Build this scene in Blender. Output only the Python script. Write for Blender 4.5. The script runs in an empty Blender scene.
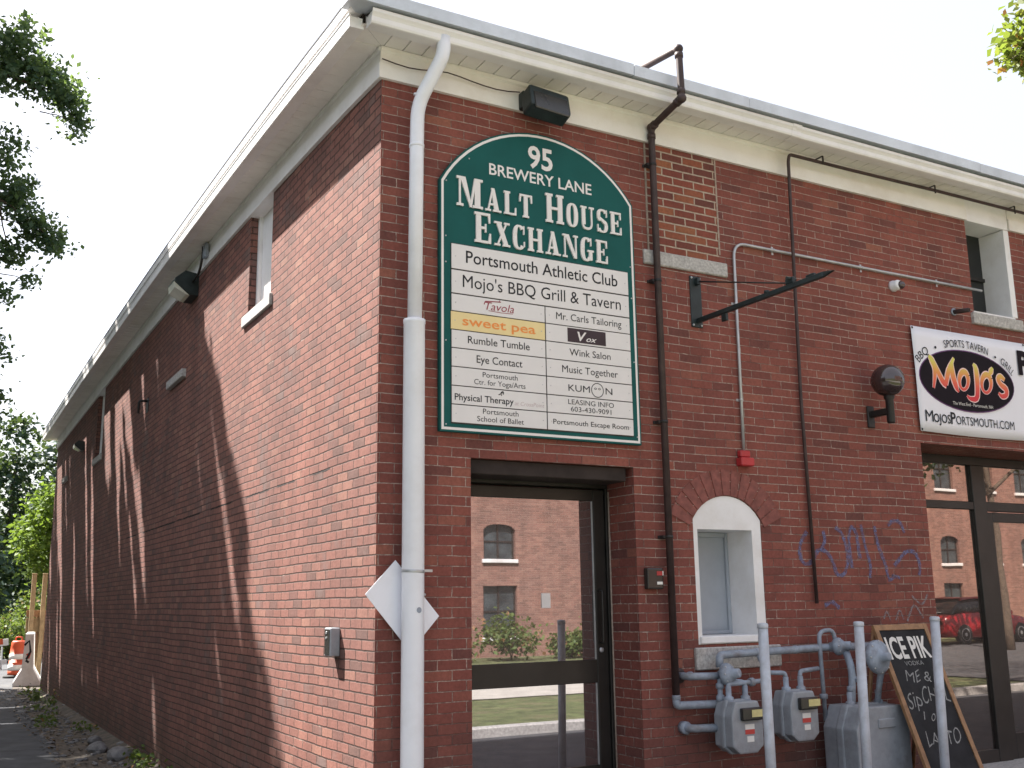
import bpy, bmesh, math, random
import numpy as np
from mathutils import Vector, Matrix, Quaternion
random.seed(7)
S = bpy.context.scene
COL = S.collection
PI = math.pi

# ------------------------------------------------------------------ camera
def make_camera():
    cd = bpy.data.cameras.new('camera')
    cd.sensor_width = 36.0
    cd.lens = 1045.0 * 36.0 / 1024.0
    cd.clip_start = 0.05
    cd.clip_end = 2000.0
    yaw, pit, rol = (math.radians(v) for v in (29.26, 11.75, -0.815))
    f = Vector((math.sin(yaw) * math.cos(pit), math.cos(yaw) * math.cos(pit), math.sin(pit)))
    rt = Vector((math.cos(yaw), -math.sin(yaw), 0))
    up = rt.cross(f)
    r2 = rt * math.cos(rol) + up * math.sin(rol)
    u2 = -rt * math.sin(rol) + up * math.cos(rol)
    m = Matrix((r2, u2, -f)).transposed().to_4x4()
    m.translation = Vector((-2.514, -6.287, 1.55))
    c = bpy.data.objects.new('camera', cd)
    c.matrix_world = m
    COL.objects.link(c)
    S.camera = c
make_camera()

# ------------------------------------------------------------------ light
SUN = Vector((1.0, -1.5, -2.3)).normalized()          # direction the light travels
SUN_EL = math.asin(-SUN.z)
SUN_AZ = math.atan2(-SUN.x, -SUN.y)                    # from +Y towards +X
w = bpy.data.worlds.new('World')
S.world = w
w.use_nodes = True
nt = w.node_tree
for n in list(nt.nodes):
    nt.nodes.remove(n)
sky = nt.nodes.new('ShaderNodeTexSky')
sky.sky_type = 'NISHITA'
sky.sun_disc = False
sky.sun_elevation = SUN_EL
sky.sun_rotation = SUN_AZ
sky.air_density = 1.0
sky.dust_density = 5.0
sky.ozone_density = 1.0
bg = nt.nodes.new('ShaderNodeBackground')
bg.inputs['Strength'].default_value = 0.10
wo = nt.nodes.new('ShaderNodeOutputWorld')
hz = nt.nodes.new('ShaderNodeMix')                    # thin bright summer haze over the clear sky
hz.data_type = 'RGBA'
hz.inputs[0].default_value = 0.65
hz.inputs[7].default_value = (3.05, 3.10, 3.32, 1)
nt.links.new(sky.outputs[0], hz.inputs[6])
nt.links.new(hz.outputs[2], bg.inputs[0])
nt.links.new(bg.outputs[0], wo.inputs[0])
sl = bpy.data.lights.new('sun', 'SUN')
sl.energy = 5.0
sl.angle = math.radians(0.55)
sl.color = (1.0, 0.955, 0.89)
so = bpy.data.objects.new('sun', sl)
so.rotation_euler = SUN.to_track_quat('-Z', 'Y').to_euler()
so.location = (-20, 30, 46)
COL.objects.link(so)
S.view_settings.view_transform = 'Standard'
S.view_settings.look = 'None'
S.view_settings.gamma = 1.0
S.view_settings.use_curve_mapping = False
S.view_settings.exposure = 1.93

# ------------------------------------------------------------------ materials
class NB:
    def __init__(s, name):
        s.m = bpy.data.materials.new(name)
        s.m.use_nodes = True
        s.t = s.m.node_tree
        s.b = s.t.nodes['Principled BSDF']
        s.out = s.t.nodes['Material Output']
    def n(s, kind, **kw):
        x = s.t.nodes.new(kind)
        for k, v in kw.items():
            if k in x.inputs.keys():
                x.inputs[k].default_value = v
            else:
                setattr(x, k, v)
        return x
    def l(s, a, b):
        s.t.links.new(a, b)
    def math(s, op, a, b=None, c=None):
        x = s.t.nodes.new('ShaderNodeMath')
        x.operation = op
        for i, v in enumerate((a, b, c)):
            if v is None:
                continue
            if isinstance(v, (int, float)):
                x.inputs[i].default_value = v
            else:
                s.l(v, x.inputs[i])
        return x.outputs[0]
    def mix(s, fac, a, b, mode='MIX'):
        x = s.t.nodes.new('ShaderNodeMix')
        x.data_type = 'RGBA'
        x.blend_type = mode
        for i, v in ((0, fac), (6, a), (7, b)):
            if isinstance(v, (int, float)):
                x.inputs[i].default_value = v
            elif isinstance(v, tuple):
                x.inputs[i].default_value = (*v[:3], 1)
            else:
                s.l(v, x.inputs[i])
        return x.outputs[2]
    def ramp(s, fac, stops, interp='LINEAR'):
        x = s.t.nodes.new('ShaderNodeValToRGB')
        cr = x.color_ramp
        cr.interpolation = interp
        while len(cr.elements) < len(stops):
            cr.elements.new(0.5)
        for e, (p, c) in zip(cr.elements, stops):
            e.position = p
            e.color = (*c, 1) if isinstance(c, tuple) else (c, c, c, 1)
        s.l(fac, x.inputs[0])
        return x.outputs[0]
    def noise(s, vec, scale, detail=3, rough=0.5):
        x = s.n('ShaderNodeTexNoise', Scale=scale, Detail=detail, Roughness=rough)
        if vec is not None:
            s.l(vec, x.inputs['Vector'])
        return x.outputs['Fac']
    def coord(s):
        return s.t.nodes.new('ShaderNodeTexCoord').outputs['Object']
    def bump(s, h, strength=0.3, dist=0.01):
        x = s.n('ShaderNodeBump', Strength=strength, Distance=dist)
        s.l(h, x.inputs['Height'])
        s.l(x.outputs[0], s.b.inputs['Normal'])

def plain(name, col, rough=0.6, metal=0.0, vary=0.15, scale=6.0, dirt=None, dirt_amt=0.5, bump=0.0, bscale=60, spec=0.5):
    k = NB(name)
    co = k.coord()
    f = k.noise(co, scale, 5, 0.6)
    lo = tuple(c * (1 - vary) for c in col)
    hi = tuple(min(c * (1 + vary), 0.95) for c in col)
    c = k.ramp(f, [(0.3, lo), (0.7, hi)])
    if dirt:
        d = k.noise(co, scale * 0.45, 6, 0.7)
        d = k.ramp(d, [(0.48, 0.0), (0.68, 1.0)])
        d = k.math('MULTIPLY', d, dirt_amt)
        c = k.mix(d, c, dirt)
    k.l(c, k.b.inputs['Base Color'])
    k.b.inputs['Roughness'].default_value = rough
    k.b.inputs['Metallic'].default_value = metal
    k.b.inputs['Specular IOR Level'].default_value = spec
    if bump:
        k.bump(k.noise(co, bscale, 2), bump, 0.10 / bscale)
    return k.m

def wall_uv(k, co):
    """brick plane coordinates: along the wall, height"""
    sp = k.n('ShaderNodeSeparateXYZ')
    k.l(co, sp.inputs[0])
    ge = k.n('ShaderNodeNewGeometry')
    sn = k.n('ShaderNodeSeparateXYZ')
    k.l(ge.outputs['True Normal'], sn.inputs[0])
    ax = k.math('GREATER_THAN', k.math('ABSOLUTE', sn.outputs[0]), 0.6)
    az = k.math('GREATER_THAN', k.math('ABSOLUTE', sn.outputs[2]), 0.6)
    u = k.math('ADD', k.math('MULTIPLY', sp.outputs[1], ax), k.math('MULTIPLY', sp.outputs[0], k.math('SUBTRACT', 1.0, ax)))
    u = k.math('ADD', u, 200 * 0.21)
    v = k.math('ADD', k.math('MULTIPLY', sp.outputs[1], az), k.math('MULTIPLY', sp.outputs[2], k.math('SUBTRACT', 1.0, az)))
    v = k.math('ADD', v, 200 * 0.066)
    return u, v, sp

def brick(name, stops, mort_dark, mort_light, light_bias, len_=0.208, course=0.066, mortar=0.0055, bumpd=0.006, stain=None, crack=None, header=False, rough=0.88, wob=0.009, beds=False, clump=False):
    k = NB(name)
    co = k.coord()
    u, v, sp = wall_uv(k, co)
    # irregular brick edges
    wv = k.n('ShaderNodeTexNoise', Scale=13.0, Detail=5.0, Roughness=0.75)
    k.l(co, wv.inputs['Vector'])
    ws = k.n('ShaderNodeSeparateColor')
    k.l(wv.outputs['Color'], ws.inputs[0])
    u2 = k.math('ADD', u, k.math('MULTIPLY', k.math('SUBTRACT', ws.outputs[0], 0.5), wob * 2.2))
    v2 = k.math('ADD', v, k.math('MULTIPLY', k.math('SUBTRACT', ws.outputs[1], 0.5), wob))
    v2 = k.math('ADD', v2, k.math('MULTIPLY', k.math('SUBTRACT', k.noise(co, 0.8, 2), 0.5), 0.030))      # courses waver a little
    cb = k.n('ShaderNodeCombineXYZ')
    k.l(u2, cb.inputs[0]); k.l(v2, cb.inputs[1])
    bt = k.n('ShaderNodeTexBrick', offset=0.5, offset_frequency=2, squash=0.5 if header else 1.0, squash_frequency=7 if header else 2)
    for nm, val in (('Scale', 1.0), ('Mortar Size', mortar), ('Mortar Smooth', 0.6), ('Bias', 0.0), ('Brick Width', len_), ('Row Height', course)):
        bt.inputs[nm].default_value = val
    bt.inputs['Color1'].default_value = (0, 0, 0, 1)
    bt.inputs['Color2'].default_value = (1, 1, 1, 1)
    bt.inputs['Mortar'].default_value = (0.5, 0.5, 0.5, 1)
    k.l(cb.outputs[0], bt.inputs['Vector'])
    fac = bt.outputs['Fac']
    col = k.ramp(bt.outputs['Color'], stops)
    n1 = k.noise(co, 40.0, 5, 0.7)
    col = k.mix(0.55, col, k.ramp(n1, [(0.3, 0.62), (0.7, 1.28)]), 'MULTIPLY')
    n2 = k.noise(co, 1.1, 5, 0.65)
    col = k.mix(0.7, col, k.ramp(n2, [(0.3, (0.72, 0.76, 0.80)), (0.7, (1.15, 1.05, 1.0))]), 'MULTIPLY')
    if clump:
        # groups of over-fired grey bricks
        g1 = k.ramp(k.noise(co, 1.7, 4, 0.7), [(0.55, 0.0), (0.66, 0.75)])
        g1 = k.math('MULTIPLY', g1, k.ramp(bt.outputs['Color'], [(0.0, 1.0), (0.45, 0.8), (0.6, 0.0)]))
        col = k.mix(g1, col, (0.165, 0.115, 0.105))
    # rain streaks
    cs = k.n('ShaderNodeCombineXYZ')
    k.l(k.math('MULTIPLY', u, 2.6), cs.inputs[0]); k.l(k.math('MULTIPLY', v, 0.22), cs.inputs[1])
    col = k.mix(0.55, col, k.ramp(k.noise(cs.outputs[0], 1.0, 5, 0.7), [(0.35, 0.72), (0.62, 1.12)]), 'MULTIPLY')
    # mortar: mostly dirty, here and there still pale
    n3 = k.noise(co, 2.3, 6, 0.75)
    pale = k.ramp(n3, [(light_bias - 0.06, 0.0), (light_bias + 0.06, 1.0)])
    n4 = k.noise(co, 26.0, 3, 0.6)
    pale = k.math('MULTIPLY', pale, k.ramp(n4, [(0.35, 0.15), (0.6, 1.0)]))
    if beds:
        # bed joints catch more lime than the perpends: long pale runs
        fr_ = k.math('FRACT', k.math('DIVIDE', v2, course))
        bed = k.math('ADD', k.math('LESS_THAN', fr_, 0.09), k.math('GREATER_THAN', fr_, 0.91))
        cbx = k.n('ShaderNodeCombineXYZ')
        k.l(k.math('MULTIPLY', u, 0.9), cbx.inputs[0]); k.l(k.math('MULTIPLY', k.math('FLOOR', k.math('ADD', k.math('DIVIDE', v2, course), 0.5)), 3.7), cbx.inputs[1])
        rn = k.noise(cbx.outputs[0], 1.0, 4, 0.7)
        hz = k.n('ShaderNodeMapRange')
        hz.inputs['From Min'].default_value = 0.6; hz.inputs['From Max'].default_value = 2.6
        hz.inputs['To Min'].default_value = -0.16; hz.inputs['To Max'].default_value = 0.05
        k.l(sp.outputs[2], hz.inputs['Value'])
        run = k.ramp(k.math('ADD', rn, hz.outputs[0]), [(0.44, 0.0), (0.56, 0.8)])
        pale = k.math('MAXIMUM', pale, k.math('MULTIPLY', k.math('MULTIPLY', bed, run), k.ramp(n4, [(0.3, 0.45), (0.55, 1.0)])))
    mcol = k.mix(pale, mort_dark, mort_light)
    col = k.mix(fac, col, mcol)
    if crack:
        z0, a, b = crack
        dz = k.math('ABSOLUTE', k.math('SUBTRACT', k.math('ADD', sp.outputs[2], k.math('MULTIPLY', k.math('SUBTRACT', ws.outputs[2], 0.5), 0.03)), z0))
        on = k.math('LESS_THAN', dz, 0.009)
        inr = k.math('MULTIPLY', k.math('GREATER_THAN', sp.outputs[1], a), k.math('LESS_THAN', sp.outputs[1], b))
        on = k.math('MULTIPLY', k.math('MULTIPLY', on, inr), k.ramp(k.noise(co, 1.6, 3), [(0.42, 0.0), (0.5, 1.0)]))
        col = k.mix(on, col, (0.02, 0.015, 0.014))
    if stain:
        sc, lo_z, hi_z = stain
        # splash-back grime near the ground, ragged upper edge
        h = k.math('ADD', sp.outputs[2], k.math('MULTIPLY', k.math('SUBTRACT', n2, 0.5), 1.0))
        mr = k.n('ShaderNodeMapRange')
        mr.inputs['From Min'].default_value = lo_z
        mr.inputs['From Max'].default_value = hi_z
        mr.inputs['To Min'].default_value = 0.75
        mr.inputs['To Max'].default_value = 0.0
        k.l(h, mr.inputs['Value'])
        col = k.mix(mr.outputs[0], col, sc)
    k.l(col, k.b.inputs['Base Color'])
    k.b.inputs['Roughness'].default_value = rough
    k.b.inputs['Specular IOR Level'].default_value = 0.25
    hgt = k.math('SUBTRACT', 1.0, fac)
    hgt = k.math('ADD', hgt, k.math('MULTIPLY', k.noise(co, 45.0, 2, 0.5), 0.22))
    hgt = k.math('ADD', hgt, k.math('MULTIPLY', k.ramp(bt.outputs['Color'], [(0, 0.0), (1, 1.0)]), 0.18))
    k.bump(hgt, 1.0, bumpd)
    return k.m

def leafmat(name, dark, mid, light, trans=0.4, dry=None):
    k = NB(name)
    oi = k.n('ShaderNodeNewGeometry')
    c = k.ramp(oi.outputs['Random Per Island'], [(0.0, dark), (0.55, mid), (1.0, light)])
    if dry:
        c = k.mix(k.math('GREATER_THAN', oi.outputs['Random Per Island'], 0.93), c, dry)
    k.l(c, k.b.inputs['Base Color'])
    k.b.inputs['Roughness'].default_value = 0.6
    k.b.inputs['Specular IOR Level'].default_value = 0.3
    tr = k.n('ShaderNodeBsdfTranslucent')
    k.l(k.mix(0.5, c, (0.25, 0.35, 0.03), 'MIX'), tr.inputs['Color'])
    mx = k.n('ShaderNodeMixShader')
    mx.inputs[0].default_value = trans
    k.l(k.b.outputs[0], mx.inputs[1]); k.l(tr.outputs[0], mx.inputs[2])
    k.l(mx.outputs[0], k.out.inputs['Surface'])
    return k.m

def glassmat(name, refl, dark, rough=0.012, tint=(0.9, 0.92, 0.93)):
    """tinted reflective glazing: part mirror, part dark room behind"""
    k = NB(name)
    k.b.inputs['Base Color'].default_value = (*dark, 1)
    k.b.inputs['Roughness'].default_value = 0.35
    gl = k.n('ShaderNodeBsdfGlossy', Roughness=rough)
    gl.inputs['Color'].default_value = (*tint, 1)
    co = k.coord()
    bp = k.n('ShaderNodeBump', Strength=0.03, Distance=0.01)
    k.l(k.noise(co, 1.3, 2), bp.inputs['Height'])
    k.l(bp.outputs[0], gl.inputs['Normal'])
    dirt = k.ramp(k.noise(co, 5.0, 6, 0.7), [(0.35, refl * 0.92), (0.65, min(refl * 1.08, 1))])
    mx = k.n('ShaderNodeMixShader')
    k.l(dirt, mx.inputs[0])
    k.l(k.b.outputs[0], mx.inputs[1]); k.l(gl.outputs[0], mx.inputs[2])
    k.l(mx.outputs[0], k.out.inputs['Surface'])
    return k.m

M = {}
M['brick_front'] = brick('brick_front', [(0.0, (0.146, 0.059, 0.051)), (0.06, (0.178, 0.064, 0.052)), (0.3, (0.216, 0.072, 0.057)), (0.75, (0.238, 0.080, 0.062)), (0.96, (0.254, 0.091, 0.068)), (1.0, (0.281, 0.112, 0.078))],
                         (0.150, 0.078, 0.064), (0.47, 0.37, 0.31), 0.50, stain=((0.080, 0.062, 0.054), -0.1, 0.95), bumpd=0.004, mortar=0.0046, beds=True)
M['brick_side'] = brick('brick_side', [(0.0, (0.150, 0.088, 0.076)), (0.10, (0.185, 0.092, 0.077)), (0.3, (0.212, 0.099, 0.080)), (0.6, (0.228, 0.105, 0.085)), (0.9, (0.245, 0.117, 0.094)), (1.0, (0.268, 0.138, 0.106))],
                        (0.068, 0.044, 0.038), (0.36, 0.29, 0.24), 0.64, bumpd=0.008, mortar=0.0070, crack=(2.506, 0.9, 9.5), stain=((0.060, 0.052, 0.040), -0.5, 0.5), wob=0.014, clump=True)
M['brick_patch'] = brick('brick_patch', [(0.0, (0.13, 0.052, 0.042)), (0.4, (0.20, 0.062, 0.046)), (0.8, (0.25, 0.075, 0.050)), (1.0, (0.29, 0.115, 0.06))],
                         (0.34, 0.26, 0.20), (0.46, 0.37, 0.29), 0.40, mortar=0.009, bumpd=0.006, course=0.0665, len_=0.212)
M['brick_far'] = brick('brick_far', [(0.0, (0.22, 0.125, 0.10)), (0.5, (0.28, 0.15, 0.12)), (1.0, (0.33, 0.19, 0.15))], (0.28, 0.2, 0.17), (0.4, 0.3, 0.25), 0.5, bumpd=0.005)
M['voussoir'] = plain('arch_brick_paint', (0.215, 0.074, 0.060), 0.9, vary=0.35, scale=14, bump=0.4)
M['mortar'] = plain('old_mortar', (0.33, 0.26, 0.21), 0.95, vary=0.25, scale=30, bump=0.5)
M['white'] = plain('white_trim_paint', (0.79, 0.78, 0.78), 0.5, vary=0.05, scale=3, dirt=(0.50, 0.45, 0.38), dirt_amt=0.35, bump=0.08)
M['cream'] = plain('cream_trim_paint', (0.80, 0.775, 0.735), 0.55, vary=0.05, scale=2.5, dirt=(0.52, 0.44, 0.34), dirt_amt=0.35, bump=0.08)
M['soffit'] = plain('soffit_boards', (0.80, 0.765, 0.72), 0.6, vary=0.06, scale=3.0, dirt=(0.50, 0.43, 0.36), dirt_amt=0.35)
M['gutter'] = plain('gutter_enamel', (0.80, 0.78, 0.77), 0.35, vary=0.04, scale=4, dirt=(0.50, 0.46, 0.42), dirt_amt=0.3)
M['drip'] = plain('roof_edge_metal', (0.60, 0.64, 0.70), 0.38, 0.15, vary=0.10, scale=2, dirt=(0.30, 0.32, 0.34), dirt_amt=0.55)
M['roofing'] = plain('roof_membrane', (0.12, 0.12, 0.13), 0.85, vary=0.25)
M['pvc'] = plain('white_pvc', (0.81, 0.82, 0.87), 0.34, vary=0.03, scale=2.2, dirt=(0.56, 0.54, 0.52), dirt_amt=0.38)
M['granite'] = plain('granite', (0.42, 0.40, 0.38), 0.8, vary=0.35, scale=45, dirt=(0.26, 0.25, 0.23), dirt_amt=0.5, bump=0.5)
M['bronze'] = plain('dark_bronze_metal', (0.020, 0.018, 0.016), 0.42, 0.1, vary=0.3, scale=5)
M['steel_dark'] = plain('painted_lintel', (0.035, 0.026, 0.023), 0.7, vary=0.35, scale=5, spec=0.2)
M['black_iron'] = plain('black_iron', (0.022, 0.021, 0.021), 0.55, 0.2, vary=0.4, scale=9, dirt=(0.07, 0.045, 0.03), dirt_amt=0.4)
M['green_iron'] = plain('green_black_iron', (0.020, 0.030, 0.031), 0.5, 0.2, vary=0.4, scale=9)
M['brown_pipe'] = plain('brown_pipe_paint', (0.050, 0.030, 0.028), 0.6, 0.1, vary=0.35, scale=10)
M['galv'] = plain('galvanised_steel', (0.46, 0.47, 0.48), 0.42, 0.55, vary=0.15, scale=12)
M['bollard'] = plain('bollard_paint', (0.46, 0.485, 0.53), 0.5, 0.1, vary=0.14, scale=9, dirt=(0.26, 0.22, 0.20), dirt_amt=0.5)
M['gas_grey'] = plain('gas_pipe_paint', (0.27, 0.31, 0.37), 0.55, 0.05, vary=0.22, scale=16, dirt=(0.15, 0.12, 0.10), dirt_amt=0.6, bump=0.2)
M['meter'] = plain('meter_paint', (0.30, 0.32, 0.345), 0.55, 0.05, vary=0.14, scale=9, dirt=(0.15, 0.13, 0.12), dirt_amt=0.55, bump=0.2)
M['dial'] = plain('meter_index_black', (0.03, 0.028, 0.026), 0.25, vary=0.2)
M['yellow'] = plain('yellow_label', (0.62, 0.55, 0.25), 0.5, vary=0.1, scale=40)
M['red_label'] = plain('red_label', (0.55, 0.06, 0.05), 0.5, vary=0.1)
M['white_label'] = plain('white_label', (0.75, 0.74, 0.70), 0.5, vary=0.05)
M['red'] = plain('red_enamel', (0.42, 0.03, 0.035), 0.4, vary=0.12)
M['green_sign'] = plain('green_sign_paint', (0.008, 0.088, 0.080), 0.6, vary=0.12, scale=3, spec=0.18)
M['sign_white'] = plain('sign_white', (0.72, 0.69, 0.67), 0.5, vary=0.03, scale=5)
M['letter'] = plain('sign_letter_white', (0.76, 0.72, 0.69), 0.5, vary=0.03)
M['ink'] = plain('sign_ink', (0.028, 0.028, 0.032), 0.7, vary=0.1, spec=0.15)
M['ink_pale'] = plain('pale_pink_ink', (0.50, 0.40, 0.40), 0.55, vary=0.1)
M['wine'] = plain('wine_ink', (0.28, 0.025, 0.05), 0.5, vary=0.1)
M['orange'] = plain('orange_ink', (0.80, 0.26, 0.05), 0.5, vary=0.05)
M['cream_plate'] = plain('pale_yellow_plate', (0.78, 0.62, 0.30), 0.5, vary=0.04)
M['plum'] = plain('dark_plum', (0.03, 0.015, 0.02), 0.5, vary=0.2)
M['seam'] = plain('dark_seam', (0.04, 0.035, 0.035), 0.8)
M['banner'] = plain('vinyl_banner', (0.76, 0.75, 0.80), 0.45, vary=0.03, scale=2.0)
M['banner_black'] = plain('banner_black', (0.012, 0.008, 0.012), 0.7, vary=0.2, spec=0.12)
M['banner_violet'] = plain('banner_violet', (0.10, 0.02, 0.12), 0.5)
M['logo_pale'] = plain('logo_pale_pink', (0.80, 0.55, 0.52), 0.5, vary=0.04)
M['globe'] = plain('smoked_globe', (0.045, 0.028, 0.028), 0.06, vary=0.3, scale=4, spec=0.9)
M['lens'] = plain('fixture_lens', (0.62, 0.62, 0.52), 0.2, vary=0.1)
M['blackboard'] = plain('blackboard', (0.020, 0.020, 0.022), 0.75, spec=0.2, vary=0.45, scale=5, dirt=(0.05, 0.05, 0.05), dirt_amt=0.4)
M['chalk'] = plain('chalk', (0.25, 0.25, 0.245), 0.9, vary=0.35, scale=60)
M['chalk_print'] = plain('board_print', (0.66, 0.64, 0.60), 0.6, vary=0.05)
M['wood_frame'] = plain('pine_frame', (0.28, 0.15, 0.07), 0.6, vary=0.3, scale=18)
M['grey_panel'] = plain('grey_window_board', (0.34, 0.37, 0.41), 0.6, vary=0.07, scale=5)
M['black_void'] = plain('dark_window', (0.012, 0.014, 0.014), 0.3, vary=0.3)
M['spray'] = plain('faded_blue_spray', (0.13, 0.125, 0.21), 0.85, vary=0.35, scale=40)
M['spray2'] = plain('faded_white_spray', (0.32, 0.25, 0.24), 0.85, vary=0.35, scale=40)
def spraymat(name, col):
    k = NB(name)
    co = k.coord()
    k.b.inputs['Base Color'].default_value = (*col, 1)
    k.b.inputs['Roughness'].default_value = 0.9
    a = k.ramp(k.noise(co, 28.0, 5, 0.75), [(0.34, 0.10), (0.62, 0.78)])
    k.l(a, k.b.inputs['Alpha'])
    return k.m
M['spray'] = spraymat('faded_blue_spray', (0.155, 0.165, 0.30))
M['spray2'] = spraymat('faded_white_spray', (0.30, 0.26, 0.27))
M['bark'] = plain('bark', (0.10, 0.075, 0.055), 0.9, vary=0.4, scale=14, bump=0.8, bscale=25)
M['concrete'] = plain('concrete_barrier', (0.76, 0.75, 0.73), 0.8, vary=0.08, scale=6, dirt=(0.42, 0.40, 0.37), dirt_amt=0.45, bump=0.3)
M['stone'] = plain('fieldstone', (0.17, 0.165, 0.165), 0.9, vary=0.35, scale=10, bump=0.5)
M['drum'] = plain('drum_orange', (0.58, 0.09, 0.03), 0.5, vary=0.08)
M['tape'] = plain('reflective_tape', (0.75, 0.74, 0.72), 0.4, vary=0.05)
M['post'] = plain('weathered_pine_post', (0.36, 0.25, 0.13), 0.8, vary=0.25, scale=9)
M['asphalt'] = plain('asphalt', (0.060, 0.062, 0.068), 0.92, vary=0.35, scale=3.5, dirt=(0.10, 0.095, 0.09), dirt_amt=0.5, bump=0.9, bscale=140)
M['asphalt_old'] = plain('old_asphalt', (0.115, 0.112, 0.112), 0.92, vary=0.30, scale=2.5, dirt=(0.18, 0.165, 0.15), dirt_amt=0.6, bump=0.9, bscale=140)
M['dirt'] = plain('dirt', (0.105, 0.085, 0.066), 0.95, vary=0.5, scale=7, dirt=(0.045, 0.042, 0.034), dirt_amt=0.8, bump=1.0, bscale=40)
M['grass'] = plain('lawn', (0.085, 0.105, 0.038), 0.95, vary=0.5, scale=4, dirt=(0.17, 0.145, 0.08), dirt_amt=0.7, bump=1.0, bscale=50)
M['path'] = plain('concrete_path', (0.42, 0.40, 0.36), 0.9, vary=0.12, scale=3)
M['kerb'] = plain('granite_kerb', (0.36, 0.35, 0.34), 0.85, vary=0.3, scale=30)
M['glass_door'] = glassmat('door_glass', 0.36, (0.060, 0.050, 0.050), tint=(0.86, 0.84, 0.88))
M['glass_shop'] = glassmat('shop_glass', 0.33, (0.012, 0.010, 0.010), tint=(0.95, 0.84, 0.78))
M['glass_far'] = plain('far_window_glass', (0.05, 0.06, 0.065), 0.25, vary=0.5, scale=2.5)
M['glass_car'] = plain('car_glass', (0.02, 0.022, 0.025), 0.05, vary=0.2)
M['car_red'] = plain('car_red_paint', (0.26, 0.010, 0.015), 0.22, vary=0.05)
M['tyre'] = plain('tyre', (0.02, 0.02, 0.02), 0.8)
M['leaf_shade'] = leafmat('leaf_alley', (0.022, 0.050, 0.022), (0.038, 0.080, 0.030), (0.075, 0.125, 0.040), 0.22)
M['leaf_bough'] = leafmat('leaf_bough', (0.050, 0.100, 0.068), (0.075, 0.130, 0.082), (0.120, 0.175, 0.090), 0.42)  # paler, bluer greens carry haze and sky glare in the colour
M['leaf_sap'] = leafmat('leaf_sapling', (0.07, 0.13, 0.025), (0.12, 0.20, 0.035), (0.19, 0.27, 0.06), 0.4)
M['leaf_far'] = leafmat('leaf_far', (0.030, 0.062, 0.046), (0.048, 0.088, 0.060), (0.075, 0.115, 0.070), 0.15)  # greens lightened and blued: distance haze put into the leaf colour
M['leaf_bush'] = leafmat('leaf_bush', (0.06, 0.10, 0.03), (0.10, 0.15, 0.04), (0.17, 0.19, 0.07), 0.3, dry=(0.30, 0.16, 0.08))
M['litter'] = leafmat('litter', (0.05, 0.032, 0.018), (0.11, 0.070, 0.035), (0.19, 0.13, 0.07), 0.0)
M['leaf_autumn'] = leafmat('leaf_autumn', (0.10, 0.13, 0.03), (0.17, 0.20, 0.045), (0.28, 0.24, 0.07), 0.45, dry=(0.40, 0.15, 0.05))

# banner logo: real print colour, yellow at the top of the letters to red at the bottom
def logo_mat():
    k = NB('logo_print')
    sp = k.n('ShaderNodeSeparateXYZ')
    k.l(k.coord(), sp.inputs[0])
    mr = k.n('ShaderNodeMapRange')
    mr.inputs['From Min'].default_value = -0.14
    mr.inputs['From Max'].default_value = 0.16
    k.l(sp.outputs[2], mr.inputs['Value'])
    k.l(k.ramp(mr.outputs[0], [(0.0, (0.60, 0.02, 0.03)), (0.35, (0.72, 0.10, 0.05)), (0.65, (0.70, 0.28, 0.06)), (1.0, (0.62, 0.58, 0.10))]), k.b.inputs['Base Color'])
    k.b.inputs['Roughness'].default_value = 0.5
    return k.m
M['logo'] = logo_mat()

# ------------------------------------------------------------------ builders
def wloc(o):
    v = Vector((0, 0, 0))
    while o is not None:
        v = v + o.location
        o = o.parent
    return v

def link(name, me, mat, parent=None):
    o = bpy.data.objects.new(name, me)
    if mat is not None:
        me.materials.append(M[mat] if isinstance(mat, str) else mat)
    COL.objects.link(o)
    if parent is not None:
        o.parent = parent
    return o

def tag(o, label=None, cat=None, group=None, kind=None):
    if label: o['label'] = label
    if cat: o['category'] = cat
    if group: o['group'] = group
    if kind: o['kind'] = kind
    return o

def thing(name, label, cat, loc=(0, 0, 0), group=None):
    o = bpy.data.objects.new(name, None)
    o.empty_display_size = 0.1
    o.location = loc
    COL.objects.link(o)
    return tag(o, label, cat, group)

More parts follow.
